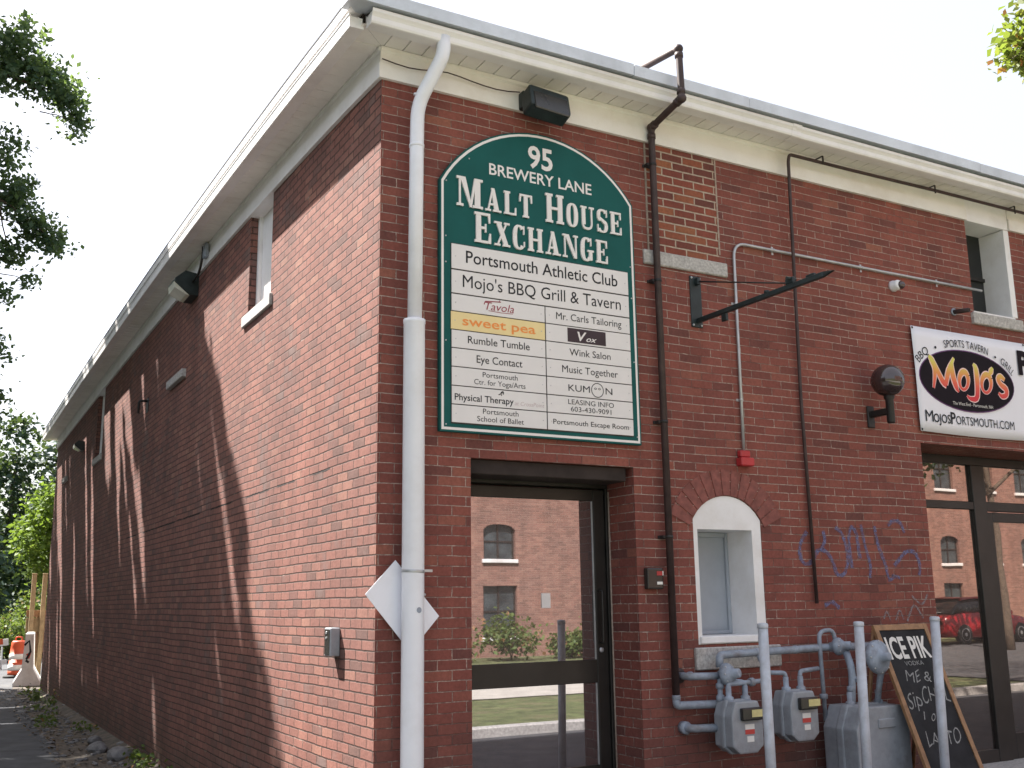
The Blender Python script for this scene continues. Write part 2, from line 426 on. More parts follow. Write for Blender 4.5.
class MB:
    """collects shapes in world coordinates, build() links them as one mesh object"""
    def __init__(s):
        s.b = bmesh.new()
    def face(s, pts):
        vs = [s.b.verts.new(p) for p in pts]
        return s.b.faces.new(vs)
    def box(s, x0, x1, y0, y1, z0, z1, bev=0.0, rot=None, seg=1):
        t = bmesh.new()
        bmesh.ops.create_cube(t, size=1.0)
        bmesh.ops.scale(t, vec=(abs(x1 - x0), abs(y1 - y0), abs(z1 - z0)), verts=t.verts)
        if bev:
            bmesh.ops.bevel(t, geom=list(t.edges), offset=bev, segments=seg, affect='EDGES', profile=0.6)
        c = Vector(((x0 + x1) / 2, (y0 + y1) / 2, (z0 + z1) / 2))
        mt = Matrix.Translation(c)
        if rot is not None:
            mt = mt @ rot.to_4x4()
        t.transform(mt)
        s.add(t)
        return s
    def add(s, t):
        me = bpy.data.meshes.new('tmp')
        t.to_mesh(me); t.free()
        s.b.from_mesh(me)
        bpy.data.meshes.remove(me)
    def tube(s, pts, r, seg=12, caps=True, smooth=True):
        """r: number or per-point list"""
        pts = [Vector(p) for p in pts]
        rs = r if isinstance(r, (list, tuple)) else [r] * len(pts)
        rings = []
        up = None
        for i, p in enumerate(pts):
            if i == 0: d = pts[1] - p
            elif i == len(pts) - 1: d = p - pts[i - 1]
            else: d = (pts[i + 1] - p).normalized() + (p - pts[i - 1]).normalized()
            d.normalize()
            if up is None:
                a = Vector((0, 0, 1)) if abs(d.z) < 0.9 else Vector((0, 1, 0))
                up = (a - d * a.dot(d)).normalized()
            else:
                up = (up - d * up.dot(d)).normalized()
            sd = d.cross(up)
            rings.append([s.b.verts.new(p + (up * math.cos(2 * PI * k / seg) + sd * math.sin(2 * PI * k / seg)) * rs[i]) for k in range(seg)])
        for a, b in zip(rings, rings[1:]):
            for k in range(seg):
                f = s.b.faces.new((a[k], a[(k + 1) % seg], b[(k + 1) % seg], b[k]))
                f.smooth = smooth
        if caps:
            s.b.faces.new(rings[0][::-1]); s.b.faces.new(rings[-1])
        return s
    def bend(s, pts, r, rad=0.06, seg=12, n=5):
        return s.tube(rounded(pts, rad, n), r, seg)
    def lathe(s, prof, c, axis=(0, 0, 1), seg=20):
        """prof: (radius, height) pairs along axis from c"""
        ax = Vector(axis).normalized()
        a = Vector((1, 0, 0)) if abs(ax.x) < 0.9 else Vector((0, 1, 0))
        u = (a - ax * a.dot(ax)).normalized(); v = ax.cross(u)
        c = Vector(c)
        rings = []
        for r, h in prof:
            rings.append([s.b.verts.new(c + ax * h + (u * math.cos(2 * PI * k / seg) + v * math.sin(2 * PI * k / seg)) * max(r, 1e-4)) for k in range(seg)])
        for p, q in zip(rings, rings[1:]):
            for k in range(seg):
                f = s.b.faces.new((p[k], p[(k + 1) % seg], q[(k + 1) % seg], q[k])); f.smooth = True
        s.b.faces.new(rings[0][::-1]); s.b.faces.new(rings[-1])
        return s
    def prism(s, outline, axis, a, b):
        """outline in the two other axes (order x,y,z), extruded from a to b along axis 0/1/2"""
        def put(p, t):
            q = list(p); q.insert(axis, t); return q
        A = [s.b.verts.new(put(p, a)) for p in outline]
        B = [s.b.verts.new(put(p, b)) for p in outline]
        n = len(outline)
        s.b.faces.new(A); s.b.faces.new(B[::-1])
        for i in range(n):
            s.b.faces.new((A[i], B[i], B[(i + 1) % n], A[(i + 1) % n]))
        return s
    def sphere(s, c, r, sub=2, sc=(1, 1, 1)):
        t = bmesh.new()
        bmesh.ops.create_icosphere(t, subdivisions=sub, radius=r)
        for f in t.faces: f.smooth = True
        t.transform(Matrix.Translation(Vector(c)) @ Matrix.Diagonal((*sc, 1)))
        s.add(t)
        return s
    def split(s, name, mat, parent, gap=0.004):
        """like build(), but every separate piece (touching shapes belong together) is a mesh of its own"""
        bmesh.ops.recalc_face_normals(s.b, faces=s.b.faces)
        s.b.verts.ensure_lookup_table()
        seen, isl = set(), []
        for v in s.b.verts:
            if v.index in seen: continue
            st, comp = [v], []
            seen.add(v.index)
            while st:
                q = st.pop(); comp.append(q)
                for e in q.link_edges:
                    o = e.other_vert(q)
                    if o.index not in seen:
                        seen.add(o.index); st.append(o)
            lo = [min(q.co[i] for q in comp) - gap for i in range(3)]; hi = [max(q.co[i] for q in comp) + gap for i in range(3)]
            isl.append([lo, hi, comp])
        merged = True
        while merged:
            merged = False
            for i in range(len(isl)):
                for j in range(i + 1, len(isl)):
                    a, b = isl[i], isl[j]
                    if all(a[0][k] <= b[1][k] and b[0][k] <= a[1][k] for k in range(3)):
                        isl[i] = [[min(p, q) for p, q in zip(a[0], b[0])], [max(p, q) for p, q in zip(a[1], b[1])], a[2] + b[2]]
                        del isl[j]; merged = True
                        break
                if merged: break
        off = wloc(parent) if parent is not None else Vector((0, 0, 0))
        outs = []
        for lo, hi, comp in isl:
            ids = {v.index: k for k, v in enumerate(comp)}
            fs = {f for v in comp for f in v.link_faces}
            me = bpy.data.meshes.new(name)
            me.from_pydata([tuple(v.co - off) for v in comp], [], [[ids[v.index] for v in f.verts] for f in fs])
            me.polygons.foreach_set('use_smooth', [f.smooth for f in fs])
            me.update()
            outs.append(link(name, me, mat, parent))
        s.b.free()
        return outs
    def build(s, name, mat, parent=None, fix=True):
        if fix:
            bmesh.ops.recalc_face_normals(s.b, faces=s.b.faces)
        me = bpy.data.meshes.new(name)
        if parent is not None:
            off = wloc(parent)
            bmesh.ops.translate(s.b, vec=-off, verts=s.b.verts)
        s.b.to_mesh(me); s.b.free()
        return link(name, me, mat, parent)

def rounded(pts, rad, n=5):
    pts = [Vector(p) for p in pts]
    out = [pts[0]]
    for i in range(1, len(pts) - 1):
        a, b, c = pts[i - 1], pts[i], pts[i + 1]
        d1 = (a - b); d2 = (c - b)
        r = min(rad, d1.length * 0.45, d2.length * 0.45)
        p0 = b + d1.normalized() * r; p2 = b + d2.normalized() * r
        for k in range(n + 1):
            t = k / n
            out.append(p0 * (1 - t) ** 2 + b * 2 * t * (1 - t) + p2 * t * t)
    out.append(pts[-1])
    return out

def settle(o, z):
    pass

# text ------------------------------------------------------------
_CAP = None
def text_mesh(body, bold=0.0, shear=0.0):
    cu = bpy.data.curves.new('txt', 'FONT')
    cu.body = body
    cu.size = 1.0
    cu.offset = bold
    cu.shear = shear
    cu.resolution_u = 3
    cu.fill_mode = 'FRONT'
    ob = bpy.data.objects.new('txt', cu)
    COL.objects.link(ob)
    bpy.context.view_layer.update()
    me = bpy.data.meshes.new_from_object(ob.evaluated_get(bpy.context.evaluated_depsgraph_get()))
    bpy.data.objects.remove(ob)
    bpy.data.curves.remove(cu)
    me.materials.clear()
    return me
def cap_height():
    global _CAP
    if _CAP is None:
        me = text_mesh('H')
        _CAP = max(v.co.y for v in me.vertices)
        bpy.data.meshes.remove(me)
    return _CAP
def clean(b, bold):
    return 0.0 if bold < 0.011 and 'M' in b else bold
def text(name, body, x0, x1, zb, cap, y, mat, parent, bold=0.0, shear=0.0, curve=None):
    """lettering on a plane facing -y: x0..x1 wide, baseline zb, cap height cap"""
    me = text_mesh(body, clean(body, bold), shear)
    xs = [v.co.x for v in me.vertices]
    a, b = min(xs), max(xs)
    sx = (x1 - x0) / (b - a)
    sz = cap / cap_height()
    off = wloc(parent)
    for v in me.vertices:
        px, pz = x0 + (v.co.x - a) * sx, zb + v.co.y * sz
        if curve: px, pz = curve(px, pz)
        v.co = Vector((px, y, pz)) - off
    me.flip_normals() if me.polygons and me.polygons[0].normal.y > 0 else None
    return link(name, me, mat, parent)

# slab-serif capitals drawn by hand: list of convex polygons in a unit-height cell
def R(x0, y0, x1, y1): return [(x0, y0), (x1, y0), (x1, y1), (x0, y1)]
def bowl(cx, cy, rx, ry, ix, iy, a0, a1, n=18, p=2.6):
    def se(rx, ry, t):
        c, s_ = math.cos(t), math.sin(t)
        return (cx + rx * math.copysign(abs(c) ** (2 / p), c), cy + ry * math.copysign(abs(s_) ** (2 / p), s_))
    out = []
    for k in range(n):
        t0 = math.radians(a0 + (a1 - a0) * k / n); t1 = math.radians(a0 + (a1 - a0) * (k + 1) / n)
        out.append([se(ix, iy, t0), se(rx, ry, t0), se(rx, ry, t1), se(ix, iy, t1)])
    return out
SER = 0.085
def stem(x, w=0.2, o=0.06, top=True, bot=True):
    r = [R(x, 0, x + w, 1)]
    if bot: r.append(R(x - o, 0, x + w + o, SER))
    if top: r.append(R(x - o, 1 - SER, x + w + o, 1))
    return r
GL = {
 'M': (1.02, [R(0.09, 0, 0.16, 1), R(0, 0, 0.26, SER), R(0, 1 - SER, 0.2, 1), [(0.12, 1), (0.52, 0), (0.60, 0.0), (0.34, 1)][::1], [(0.50, 0.0), (0.58, 0.0), (0.78, 1), (0.69, 1)], R(0.70, 0, 0.92, 1), R(0.62, 0, 1.02, SER), R(0.7, 1 - SER, 1.02, 1)]),
 'A': (0.80, [[(0.10, 0), (0.18, 0), (0.42, 1), (0.34, 1)], [(0.46, 0), (0.70, 0), (0.46, 1), (0.30, 1)], R(0.2, 0.26, 0.52, 0.34), R(0, 0, 0.28, SER), R(0.38, 0, 0.80, SER)]),
 'L': (0.66, stem(0.07) + [R(0.07, 0, 0.62, SER), [(0.54, 0), (0.64, 0), (0.64, 0.34), (0.58, 0.34)]]),
 'T': (0.70, stem(0.25, top=False) + [R(0.02, 1 - SER, 0.68, 1), [(0.02, 0.66), (0.08, 0.66), (0.13, 1), (0.02, 1)], [(0.62, 0.66), (0.68, 0.66), (0.68, 1), (0.57, 1)]]),
 'H': (0.82, stem(0.07) + stem(0.55) + [R(0.2, 0.46, 0.6, 0.55)]),
 'O': (0.68, bowl(0.34, 0.5, 0.32, 0.52, 0.11, 0.43, 0, 360, 28)),
 'U': (0.80, [R(0.08, 0.3, 0.28, 1), R(0.02, 1 - SER, 0.36, 1), R(0.60, 0.3, 0.68, 1), R(0.50, 1 - SER, 0.78, 1)] + bowl(0.38, 0.32, 0.30, 0.34, 0.22, 0.24, 180, 360) + [R(0.16, 0.2, 0.28, 0.5)]),
 'S': (0.66, bowl(0.33, 0.74, 0.30, 0.28, 0.12, 0.20, 20, 250, 18) + bowl(0.33, 0.26, 0.31, 0.28, 0.13, 0.20, -160, 75, 18) + [[(0.06, 0.66), (0.2, 0.58), (0.60, 0.34), (0.46, 0.44)], R(0.55, 0.68, 0.61, 1.0), R(0.04, 0.0, 0.10, 0.32), [(0.10, 0.72), (0.22, 0.52), (0.56, 0.28), (0.48, 0.52)]]),
 'E': (0.70, stem(0.07) + [R(0.07, 0, 0.62, SER), R(0.07, 1 - SER, 0.62, 1), R(0.2, 0.46, 0.46, 0.54), R(0.42, 0.36, 0.48, 0.64), [(0.54, 0), (0.66, 0), (0.66, 0.34), (0.60, 0.34)], [(0.54, 1), (0.64, 1), (0.64, 0.68), (0.58, 0.68)]]),
 'X': (0.80, [[(0.08, 1), (0.32, 1), (0.74, 0), (0.50, 0)], [(0.10, 0), (0.19, 0), (0.68, 1), (0.59, 1)], R(0, 0, 0.30, SER), R(0.42, 0, 0.80, SER), R(0, 1 - SER, 0.38, 1), R(0.50, 1 - SER, 0.78, 1)]),
 'C': (0.66, bowl(0.34, 0.5, 0.32, 0.52, 0.11, 0.43, 42, 318, 24) + [R(0.56, 0.64, 0.62, 1.0), R(0.58, 0.12, 0.64, 0.34)]),
 'N': (0.84, [R(0.09, 0, 0.16, 1), R(0, 0, 0.25, SER), R(0, 1 - SER, 0.3, 1), [(0.10, 1), (0.34, 1), (0.76, 0), (0.62, 0)], R(0.68, 0, 0.76, 1), R(0.59, 1 - SER, 0.84, 1)]),
 'G': (0.74, bowl(0.34, 0.5, 0.32, 0.52, 0.11, 0.43, 42, 318, 24) + [R(0.48, 0.04, 0.66, 0.44), R(0.40, 0.40, 0.74, 0.48), R(0.56, 0.66, 0.62, 1.0)]),
}
def slab(name, word, x0, x1, zb, cap, small, y, mat, parent, depth=0.012):
    """word in capitals; first letter full height, the rest small capitals"""
    adv = []
    tot = 0
    for i, ch in enumerate(word):
        h = 1.0 if i == 0 else small
        adv.append((tot, h)); tot += GL[ch][0] * h + 0.10
    tot -= 0.10
    sx = (x1 - x0) / tot
    m = MB()
    q = 0
    for (ox, h), ch in zip(adv, word):
        for poly in GL[ch][1]:
            q += 1
            dy = 0.00025 * (q % 9)
            pts = [(x0 + (ox + px * h) * sx, zb + py * h * cap) for px, py in poly]
            m.prism([(a, b) for a, b in pts], 1, y - depth - dy, y)
    return m.build(name, mat, parent)

# ribbons (brush strokes) on a plane facing -y
def stroke(m, pts, wd, y, depth=0.0012):
    """pts: (x,z[,width factor])"""
    P = [Vector((p[0], 0, p[1])) for p in pts]
    W = [wd * (p[2] if len(p) > 2 else 1.0) for p in pts]
    L, Rr = [], []
    for i, p in enumerate(P):
        if i == 0: d = P[1] - p
        elif i == len(P) - 1: d = p - P[i - 1]
        else: d = (P[i + 1] - p).normalized() + (p - P[i - 1]).normalized()
        if d.length < 1e-6: d = Vector((1, 0, 0))
        d.normalize()
        nrm = Vector((-d.z, 0, d.x))
        L.append(p + nrm * W[i] / 2); Rr.append(p - nrm * W[i] / 2)
    for i in range(len(P) - 1):
        yy = y - depth - 0.00008 * (i % 3)
        m.face([(q.x, yy, q.z) for q in (L[i], Rr[i], Rr[i + 1], L[i + 1])])

# walls with openings: a skin of quads with reveals ---------------
def wall_skin(m, axis, at, u0, u1, z0, z1, holes, inward):
    """axis 1: plane y=at, u is x;  axis 0: plane x=at, u is y.  holes: (u0,u1,z0,z1,depth)"""
    us = sorted({u0, u1, *[h[0] for h in holes], *[h[1] for h in holes]})
    zs = sorted({z0, z1, *[h[2] for h in holes], *[h[3] for h in holes]})
    us = [u for u in us if u0 <= u <= u1]; zs = [z for z in zs if z0 <= z <= z1]
    def P(u, z, d=0.0):
        return (u, at + inward * d, z) if axis == 1 else (at + inward * d, u, z)
    for a, b in zip(us, us[1:]):
        for c, d in zip(zs, zs[1:]):
            mu, mz = (a + b) / 2, (c + d) / 2
            if any(h[0] < mu < h[1] and h[2] < mz < h[3] for h in holes):
                continue
            m.face([P(a, c), P(b, c), P(b, d), P(a, d)])
    for h in holes:
        a, b, c, d, dp = h
        m.face([P(a, c), P(a, c, dp), P(a, d, dp), P(a, d)])
        m.face([P(b, c), P(b, c, dp), P(b, d, dp), P(b, d)])
        m.face([P(a, d), P(a, d, dp), P(b, d, dp), P(b, d)])
        if c > z0:
            m.face([P(a, c), P(a, c, dp), P(b, c, dp), P(b, c)])

# foliage ----------------------------------------------------------
RNG = np.random.default_rng(11)
def leaf_cloud(name, centers, sizes, mat, parent, normal_up=0.35, aspect=0.62):
    """one mesh of pointed leaf quads at world positions centers (n,3)"""
    n = len(centers)
    d = RNG.normal(size=(n, 3)); d /= np.linalg.norm(d, axis=1, keepdims=True)
    nr = RNG.normal(size=(n, 3)); nr[:, 2] = np.abs(nr[:, 2]) + normal_up
    nr /= np.linalg.norm(nr, axis=1, keepdims=True)
    d = d - nr * (d * nr).sum(1, keepdims=True); d /= np.linalg.norm(d, axis=1, keepdims=True)
    s = np.cross(nr, d)
    L = np.asarray(sizes).reshape(-1, 1) * np.ones((n, 1))
    a = centers - d * L * 0.5
    c = centers + d * L * 0.5
    b = centers + s * L * 0.5 * aspect + nr * L * 0.08
    e = centers - s * L * 0.5 * aspect + nr * L * 0.08
    co = np.stack([a, b, c, e], 1).reshape(-1, 3) - np.array(wloc(parent) if parent is not None else (0, 0, 0))
    me = bpy.data.meshes.new(name)
    me.vertices.add(4 * n); me.loops.add(4 * n); me.polygons.add(n)
    me.vertices.foreach_set('co', co.astype(np.float32).ravel())
    me.loops.foreach_set('vertex_index', np.arange(4 * n, dtype=np.int32))
    me.polygons.foreach_set('loop_start', np.arange(0, 4 * n, 4, dtype=np.int32))
    me.polygons.foreach_set('loop_total', np.full(n, 4, dtype=np.int32))
    me.update()
    return link(name, me, mat, parent)
def blob(c, r, nclump, per, spread, shell=0.55):
    """leaf positions: clumps spread through an ellipsoid, denser towards its outside"""
    v = RNG.normal(size=(nclump, 3)); v /= np.linalg.norm(v, axis=1, keepdims=True)
    rad = (shell + (1 - shell) * RNG.random(nclump)) ** 0.8
    cc = np.array(c) + v * np.array(r) * rad[:, None]
    sp = spread * (0.6 + 0.8 * RNG.random(nclump))
    p = np.repeat(cc, per, 0) + RNG.normal(size=(nclump * per, 3)) * np.repeat(sp, per)[:, None]
    return p, cc
def limb(m, a, b, r0, r1, sag=0.12, n=6):
    a, b = Vector(a), Vector(b)
    L = (b - a).length
    j = [Vector((random.uniform(-1, 1), random.uniform(-1, 1), random.uniform(-0.4, 1))) * L * sag * math.sin(PI * k / n) for k in range(n + 1)]
    jj = Vector((random.uniform(-1, 1), random.uniform(-1, 1), random.uniform(-0.2, 0.8))) * L * sag
    pts = [a.lerp(b, k / n) + jj * math.sin(PI * k / n) + j[k] * 0.3 for k in range(n + 1)]
    m.tube(pts, [r0 + (r1 - r0) * k / n for k in range(n + 1)], 7, True)
def tree(name, label, cat, base, top, r, blobs, leaf, mat, group=None, cull=None, limbs=5):
    """blobs: (centre, radii, clumps, leaves per clump, spread)"""
    t = thing(name, label, cat, base, group)
    m = MB()
    bx = Vector(base)
    tp = Vector(top)
    limb(m, bx - Vector((0, 0, 0.15)), tp, r, r * 0.35, 0.03, 8)
    P = []
    for c, rr, nc, per, sp in blobs:
        p, cc = blob(c, rr, nc, per, sp)
        P.append(p)
        a = bx.lerp(tp, random.uniform(0.45, 0.9))
        limb(m, a, Vector(c), r * 0.4, r * 0.12)
        for q in cc[RNG.permutation(len(cc))[:limbs]]:
            if cull is None or cull(q[None, :])[0]:
                limb(m, Vector(c), Vector(q), r * 0.12, r * 0.03, 0.1, 4)
    P = np.concatenate(P)
    if cull is not None:
        P = P[cull(P)]
    m.build('trunk', 'bark', t)
    leaf_cloud('crown', P, leaf * (0.7 + 0.6 * RNG.random(len(P))), mat, t)
    return t

# ================================================================== SETTING
def sstep(a, b, v):
    t = min(max((v - a) / (b - a), 0), 1)
    return t * t * (3 - 2 * t)
def gz(x, y):
    """ground height: level street in front, alley a step lower along the side wall"""
    s = max(sstep(-0.5, -4.0, y), sstep(-0.15, 0.35, x) * (1 - sstep(19.0, 21.0, y)))
    return -0.26 + 0.26 * s
def sheet(name, xs, ys, mat, dz, inside=None, kind='structure', rough=0.0):
    m = MB()
    g = {}
    for i, x in enumerate(xs):
        for j, y in enumerate(ys):
            g[i, j] = m.b.verts.new((x, y, gz(x, y) + dz + random.uniform(-rough, rough)))
    for i in range(len(xs) - 1):
        for j in range(len(ys) - 1):
            if inside and not inside((xs[i] + xs[i + 1]) / 2, (ys[j] + ys[j + 1]) / 2):
                continue
            f = m.b.faces.new((g[i, j], g[i + 1, j], g[i + 1, j + 1], g[i, j + 1])); f.smooth = True
    o = m.build(name, mat, None, fix=False)
    return tag(o, kind=kind)
def lin(a, b, n): return [a + (b - a) * k / n for k in range(n + 1)]
sheet('ground', [-900, -300, -100, -50, -25, -12] + lin(-8, 8, 64) + [12, 20, 35, 60, 100, 300, 900],
      [-900, -300, -100, -50, -30, -20, -14, -10] + lin(-8, 26, 68) + [32, 40, 55, 80, 120, 300, 900], 'grass', -0.012)
# alley road: right edge runs along the dirt strip and swings out past the corner
EDGE = [(-9, -1.1), (2, -1.0), (7.3, -0.90), (10.2, -0.80), (12.4, -0.73), (17.6, -0.55), (21, -0.45), (23.5, -0.1), (27, 1.2), (31, 4.5), (34, 9.0)]
def strip(name, left, right, mat, dz, n=1):
    m = MB()
    rows = []
    for (a, b) in zip(left, right):
        rows.append([m.b.verts.new((a[0] + (b[0] - a[0]) * k / n, a[1] + (b[1] - a[1]) * k / n, 0)) for k in range(n + 1)])
    for r0, r1 in zip(rows, rows[1:]):
        for k in range(n):
            m.b.faces.new((r0[k], r0[k + 1], r1[k + 1], r1[k]))
    for v in m.b.verts:
        v.co.z = gz(v.co.x, v.co.y) + dz
    o = m.build(name, mat)
    return tag(o, kind='structure')
def dense(pl, st=0.7):
    out = []
    for a, b in zip(pl, pl[1:]):
        k = max(1, int(math.dist(a, b) / st))
        out += [(a[0] + (b[0] - a[0]) * i / k, a[1] + (b[1] - a[1]) * i / k) for i in range(k)]
    return out + [pl[-1]]
er = [(x + random.uniform(-0.03, 0.03), y) for y, x in dense(EDGE, 0.4)]
el = [(-5.0 - 0.02 * i if y < 22 else -5.0 + (y - 22) * 0.3, y + (0 if y < 22 else (y - 22) * 0.4)) for i, (x, y) in enumerate(er)]
strip('alley_road', el, er, 'asphalt', 0.004, 6)
strip('dirt_strip', er, [(0.05 if y < 20.2 else x + 3.0, y) for x, y in er], 'dirt', 0.000, 3)
strip('pavement', [(-0.95, -4.2), (0.0, -4.2), (0.5, -4.2), (3, -4.2), (60, -4.2)], [(-0.95, -0.02), (0.0, -0.02), (0.5, 0.02), (3, 0.02), (60, 0.02)], 'asphalt', 0.006, 4)
kb = MB()
kb.box(0.28, 15.0, -4.36, -4.2, -0.05, 0.12, 0.015)
tag(kb.build('kerb', 'kerb'), kind='structure')
strip('path', [(-30, -12.2), (4, -12.2), (15.5, -12.2)], [(-30, -8.6), (4, -8.6), (15.5, -8.6)], 'path', 0.004, 2)
strip('car_park', [(15.2, -17.2), (30, -17.2), (60, -17.2)], [(15.2, -4.19), (30, -4.19), (60, -4.19)], 'asphalt', 0.009, 4)

# ================================================================== THE BRICK BUILDING
BX, BY = 14.0, 19.65
def bow(y):
    """the side eaves rise a little towards the middle"""
    y = min(max(y, 0), BY)
    return 0.155 * math.sin(PI * (y / BY) ** 0.75)
bld = thing('brick_building', 'red brick commercial building with white eaves filling most of the view', 'building')
DOOR = (0.678, 2.028, -0.4, 2.51, 0.46)
ARCH = (2.560, 3.236, 1.215, 2.330, 0.34)
SHOP = (5.175, 9.30, -0.4, 2.885, 0.62)
UPW = (6.105, 6.705, 4.20, 5.30, 0.30)
m = MB()
wall_skin(m, 1, 0.0, 0.0, BX, -0.5, 5.33, [DOOR, ARCH, SHOP, UPW], 1)
# spandrels between the window arch and the rectangular hole
cx, hw, zs, rise = (ARCH[0] + ARCH[1]) / 2, (ARCH[1] - ARCH[0]) / 2, 2.145, 0.185
AR = (hw * hw + rise * rise) / (2 * rise)
def arcz(x): return zs + rise - AR + math.sqrt(AR * AR - (x - cx) ** 2)
N = 14
for k in range(N):
    xa, xb = ARCH[0] + 2 * hw * k / N, ARCH[0] + 2 * hw * (k + 1) / N
    m.face([(xa, 0, arcz(xa)), (xb, 0, arcz(xb)), (xb, 0, 2.33), (xa, 0, 2.33)])
m.build('front_wall', 'brick_front', bld)
SW = [(2.60, 3.345, 4.27, 5.33, 0.22), (12.55, 13.35, 4.12, 5.40, 0.22)]
m = MB()
wall_skin(m, 0, 0.0, 0.0, BY, -0.6, 5.30, [(a, b, c, min(d, 5.30), e) for a, b, c, d, e in SW], 1)
ys = lin(0, BY, 60)
for a, b in zip(ys, ys[1:]):                    # top edge follows the bowed eaves
    mid = (a + b) / 2
    if any(h[0] < mid < h[1] for h in SW): continue
    m.face([(0, a, 5.30), (0, b, 5.30), (0, b, 5.34 + bow(b)), (0, a, 5.34 + bow(a))])
m.build('side_wall', 'brick_side', bld)
m = MB()
m.face([(0, BY, -0.6), (BX, BY, -0.6), (BX, BY, 5.5), (0, BY, 5.5)])
m.face([(BX, 0, -0.6), (BX, BY, -0.6), (BX, BY, 5.5), (BX, 0, 5.5)])
m.build('rear_wall', 'brick_side', bld)
# bricked-up window with pale joints + granite sill
m = MB()
m.box(2.255, 2.962, -0.006, 0.02, 4.235, 5.15)
pb = m.build('bricked_up_window', 'brick_patch', bld)
m = MB()
m.box(2.243, 2.256, -0.010, 0.01, 4.235, 5.14); m.box(2.961, 2.976, -0.010, 0.01, 4.30, 5.14)
m.split('sealant_bead', 'mortar', pb)
m = MB(); m.box(2.195, 3.036, -0.022, 0.05, 4.115, 4.232, 0.008); m.build('sill', 'granite', pb)

# eaves: mouldings swept along both sides
def sweep_front(m, prof, x0, x1):
    m.prism([(-o, z) for o, z in prof], 0, x0, x1)
def sweep_side(m, prof, y0, y1, n=40):
    ys = lin(y0, y1, n)
    rings = [[m.b.verts.new((-o, y, z + bow(y))) for o, z in prof] for y in ys]
    k = len(prof)
    for a, b in zip(rings, rings[1:]):
        for i in range(k):
            m.b.faces.new((a[i], a[(i + 1) % k], b[(i + 1) % k], b[i]))
    m.b.faces.new(rings[0]); m.b.faces.new(rings[-1][::-1])
LOWER = [(-0.01, 5.135), (0.030, 5.135), (0.030, 5.245), (-0.01, 5.245)]
COVE = [(-0.01, 5.252), (0.016, 5.252), (0.018, 5.335), (0.030, 5.350), (0.030, 5.373), (-0.01, 5.373)]
GUT = [(0.215, 5.352), (0.300, 5.350), (0.312, 5.354), (0.318, 5.368), (0.320, 5.398), (0.330, 5.412), (0.341, 5.424), (0.343, 5.447), (0.335, 5.447), (0.330, 5.43), (0.225, 5.43), (0.215, 5.446)]
GUTS = [(0.215, 5.352), (0.308, 5.350), (0.314, 5.354), (0.316, 5.375), (0.318, 5.43), (0.323, 5.438), (0.323, 5.448), (0.312, 5.448), (0.308, 5.43), (0.225, 5.43), (0.215, 5.446)]
DRIP = [(0.18, 5.478), (0.372, 5.462), (0.376, 5.462), (0.384, 5.548), (0.18, 5.555)]
XE = BX + 0.3
m = MB(); sweep_front(m, LOWER, -0.028, UPW[0] + 0.004); sweep_front(m, LOWER, UPW[1] + 0.05, XE); fr = m.build('frieze_board', 'cream', bld)
m = MB(); sweep_front(m, COVE, -0.017, UPW[0] + 0.006); sweep_front(m, COVE, UPW[1] + 0.05, XE); m.build('bed_moulding', 'cream', fr)
m = MB(); sweep_side(m, LOWER, -0.026, BY + 0.03); fs = m.build('frieze_board', 'white', bld)
m = MB(); sweep_side(m, COVE, -0.015, BY + 0.03); m.build('bed_moulding', 'white', fs)
# soffit boards with open joints
m = MB()
x = 0.0
while x < XE:
    m.box(x + 0.003, x + 0.142, -0.235, 0.06, 5.376, 5.392, 0.002); x += 0.145
m.build('soffit', 'soffit', bld)
m = MB()
y = 0.0
while y < BY + 0.2:
    z = bow(y)
    m.box(-0.235, 0.06, y + 0.004, y + 0.140, 5.377 + z, 5.392 + z, 0.002); y += 0.147
m.face([(-0.235, -0.235, 5.379), (0.0, -0.001, 5.379), (-0.235, -0.001, 5.379)])
m.face([(-0.233, -0.235, 5.3795), (0.0, -0.235, 5.3795), (0.0, -0.002, 5.3795)])
m.build('soffit', 'soffit', bld)
m = MB(); m.box(-0.20, XE, -0.225, -0.205, 5.395, 5.46); sweep_side(m, [(0.205, 5.397), (0.224, 5.397), (0.224, 5.47), (0.205, 5.47)], -0.20, BY + 0.2); m.build('fascia', 'steel_dark', bld)
m = MB(); sweep_front(m, GUT, -0.205, 3.60); sweep_front(m, [(o, z - 0.006) for o, z in GUT], 3.602, XE)
# slip joint and a strap
m.prism([(-(o + 0.004), z + (-0.004 if z < 5.4 else 0.002)) for o, z in GUT], 0, 3.56, 3.66)
gf = m.build('gutter', 'gutter', bld)
m = MB(); sweep_side(m, GUTS, -0.20, BY + 0.25); m.build('gutter', 'gutter', bld)
m = MB(); m.prism([(-o, z) for o, z in DRIP], 0, -0.372, 1.9); m.prism([(-o, z - 0.003) for o, z in DRIP], 0, 1.905, 3.05)
m.prism([(-o, z - 0.001) for o, z in DRIP], 0, 3.053, 5.9); m.prism([(-o, z - 0.005) for o, z in DRIP], 0, 5.903, XE)
m.build('roof_edge', 'drip', bld)
m = MB(); sweep_side(m, [(0.15, 5.482), (0.322, 5.470), (0.325, 5.470), (0.329, 5.538), (0.15, 5.545)], -0.372, BY + 0.3); m.build('roof_edge', 'gutter', bld)
m = MB(); sweep_side(m, [(0.10, 5.5475), (0.332, 5.541), (0.333, 5.552), (0.10, 5.566)], -0.378, BY + 0.3); m.build('roof_edge', 'roofing', bld)
m = MB()
m.face([(-0.31, -0.36, 5.556), (XE, -0.36, 5.556), (XE - 4, 6, 5.90), (5, 6, 5.90)])
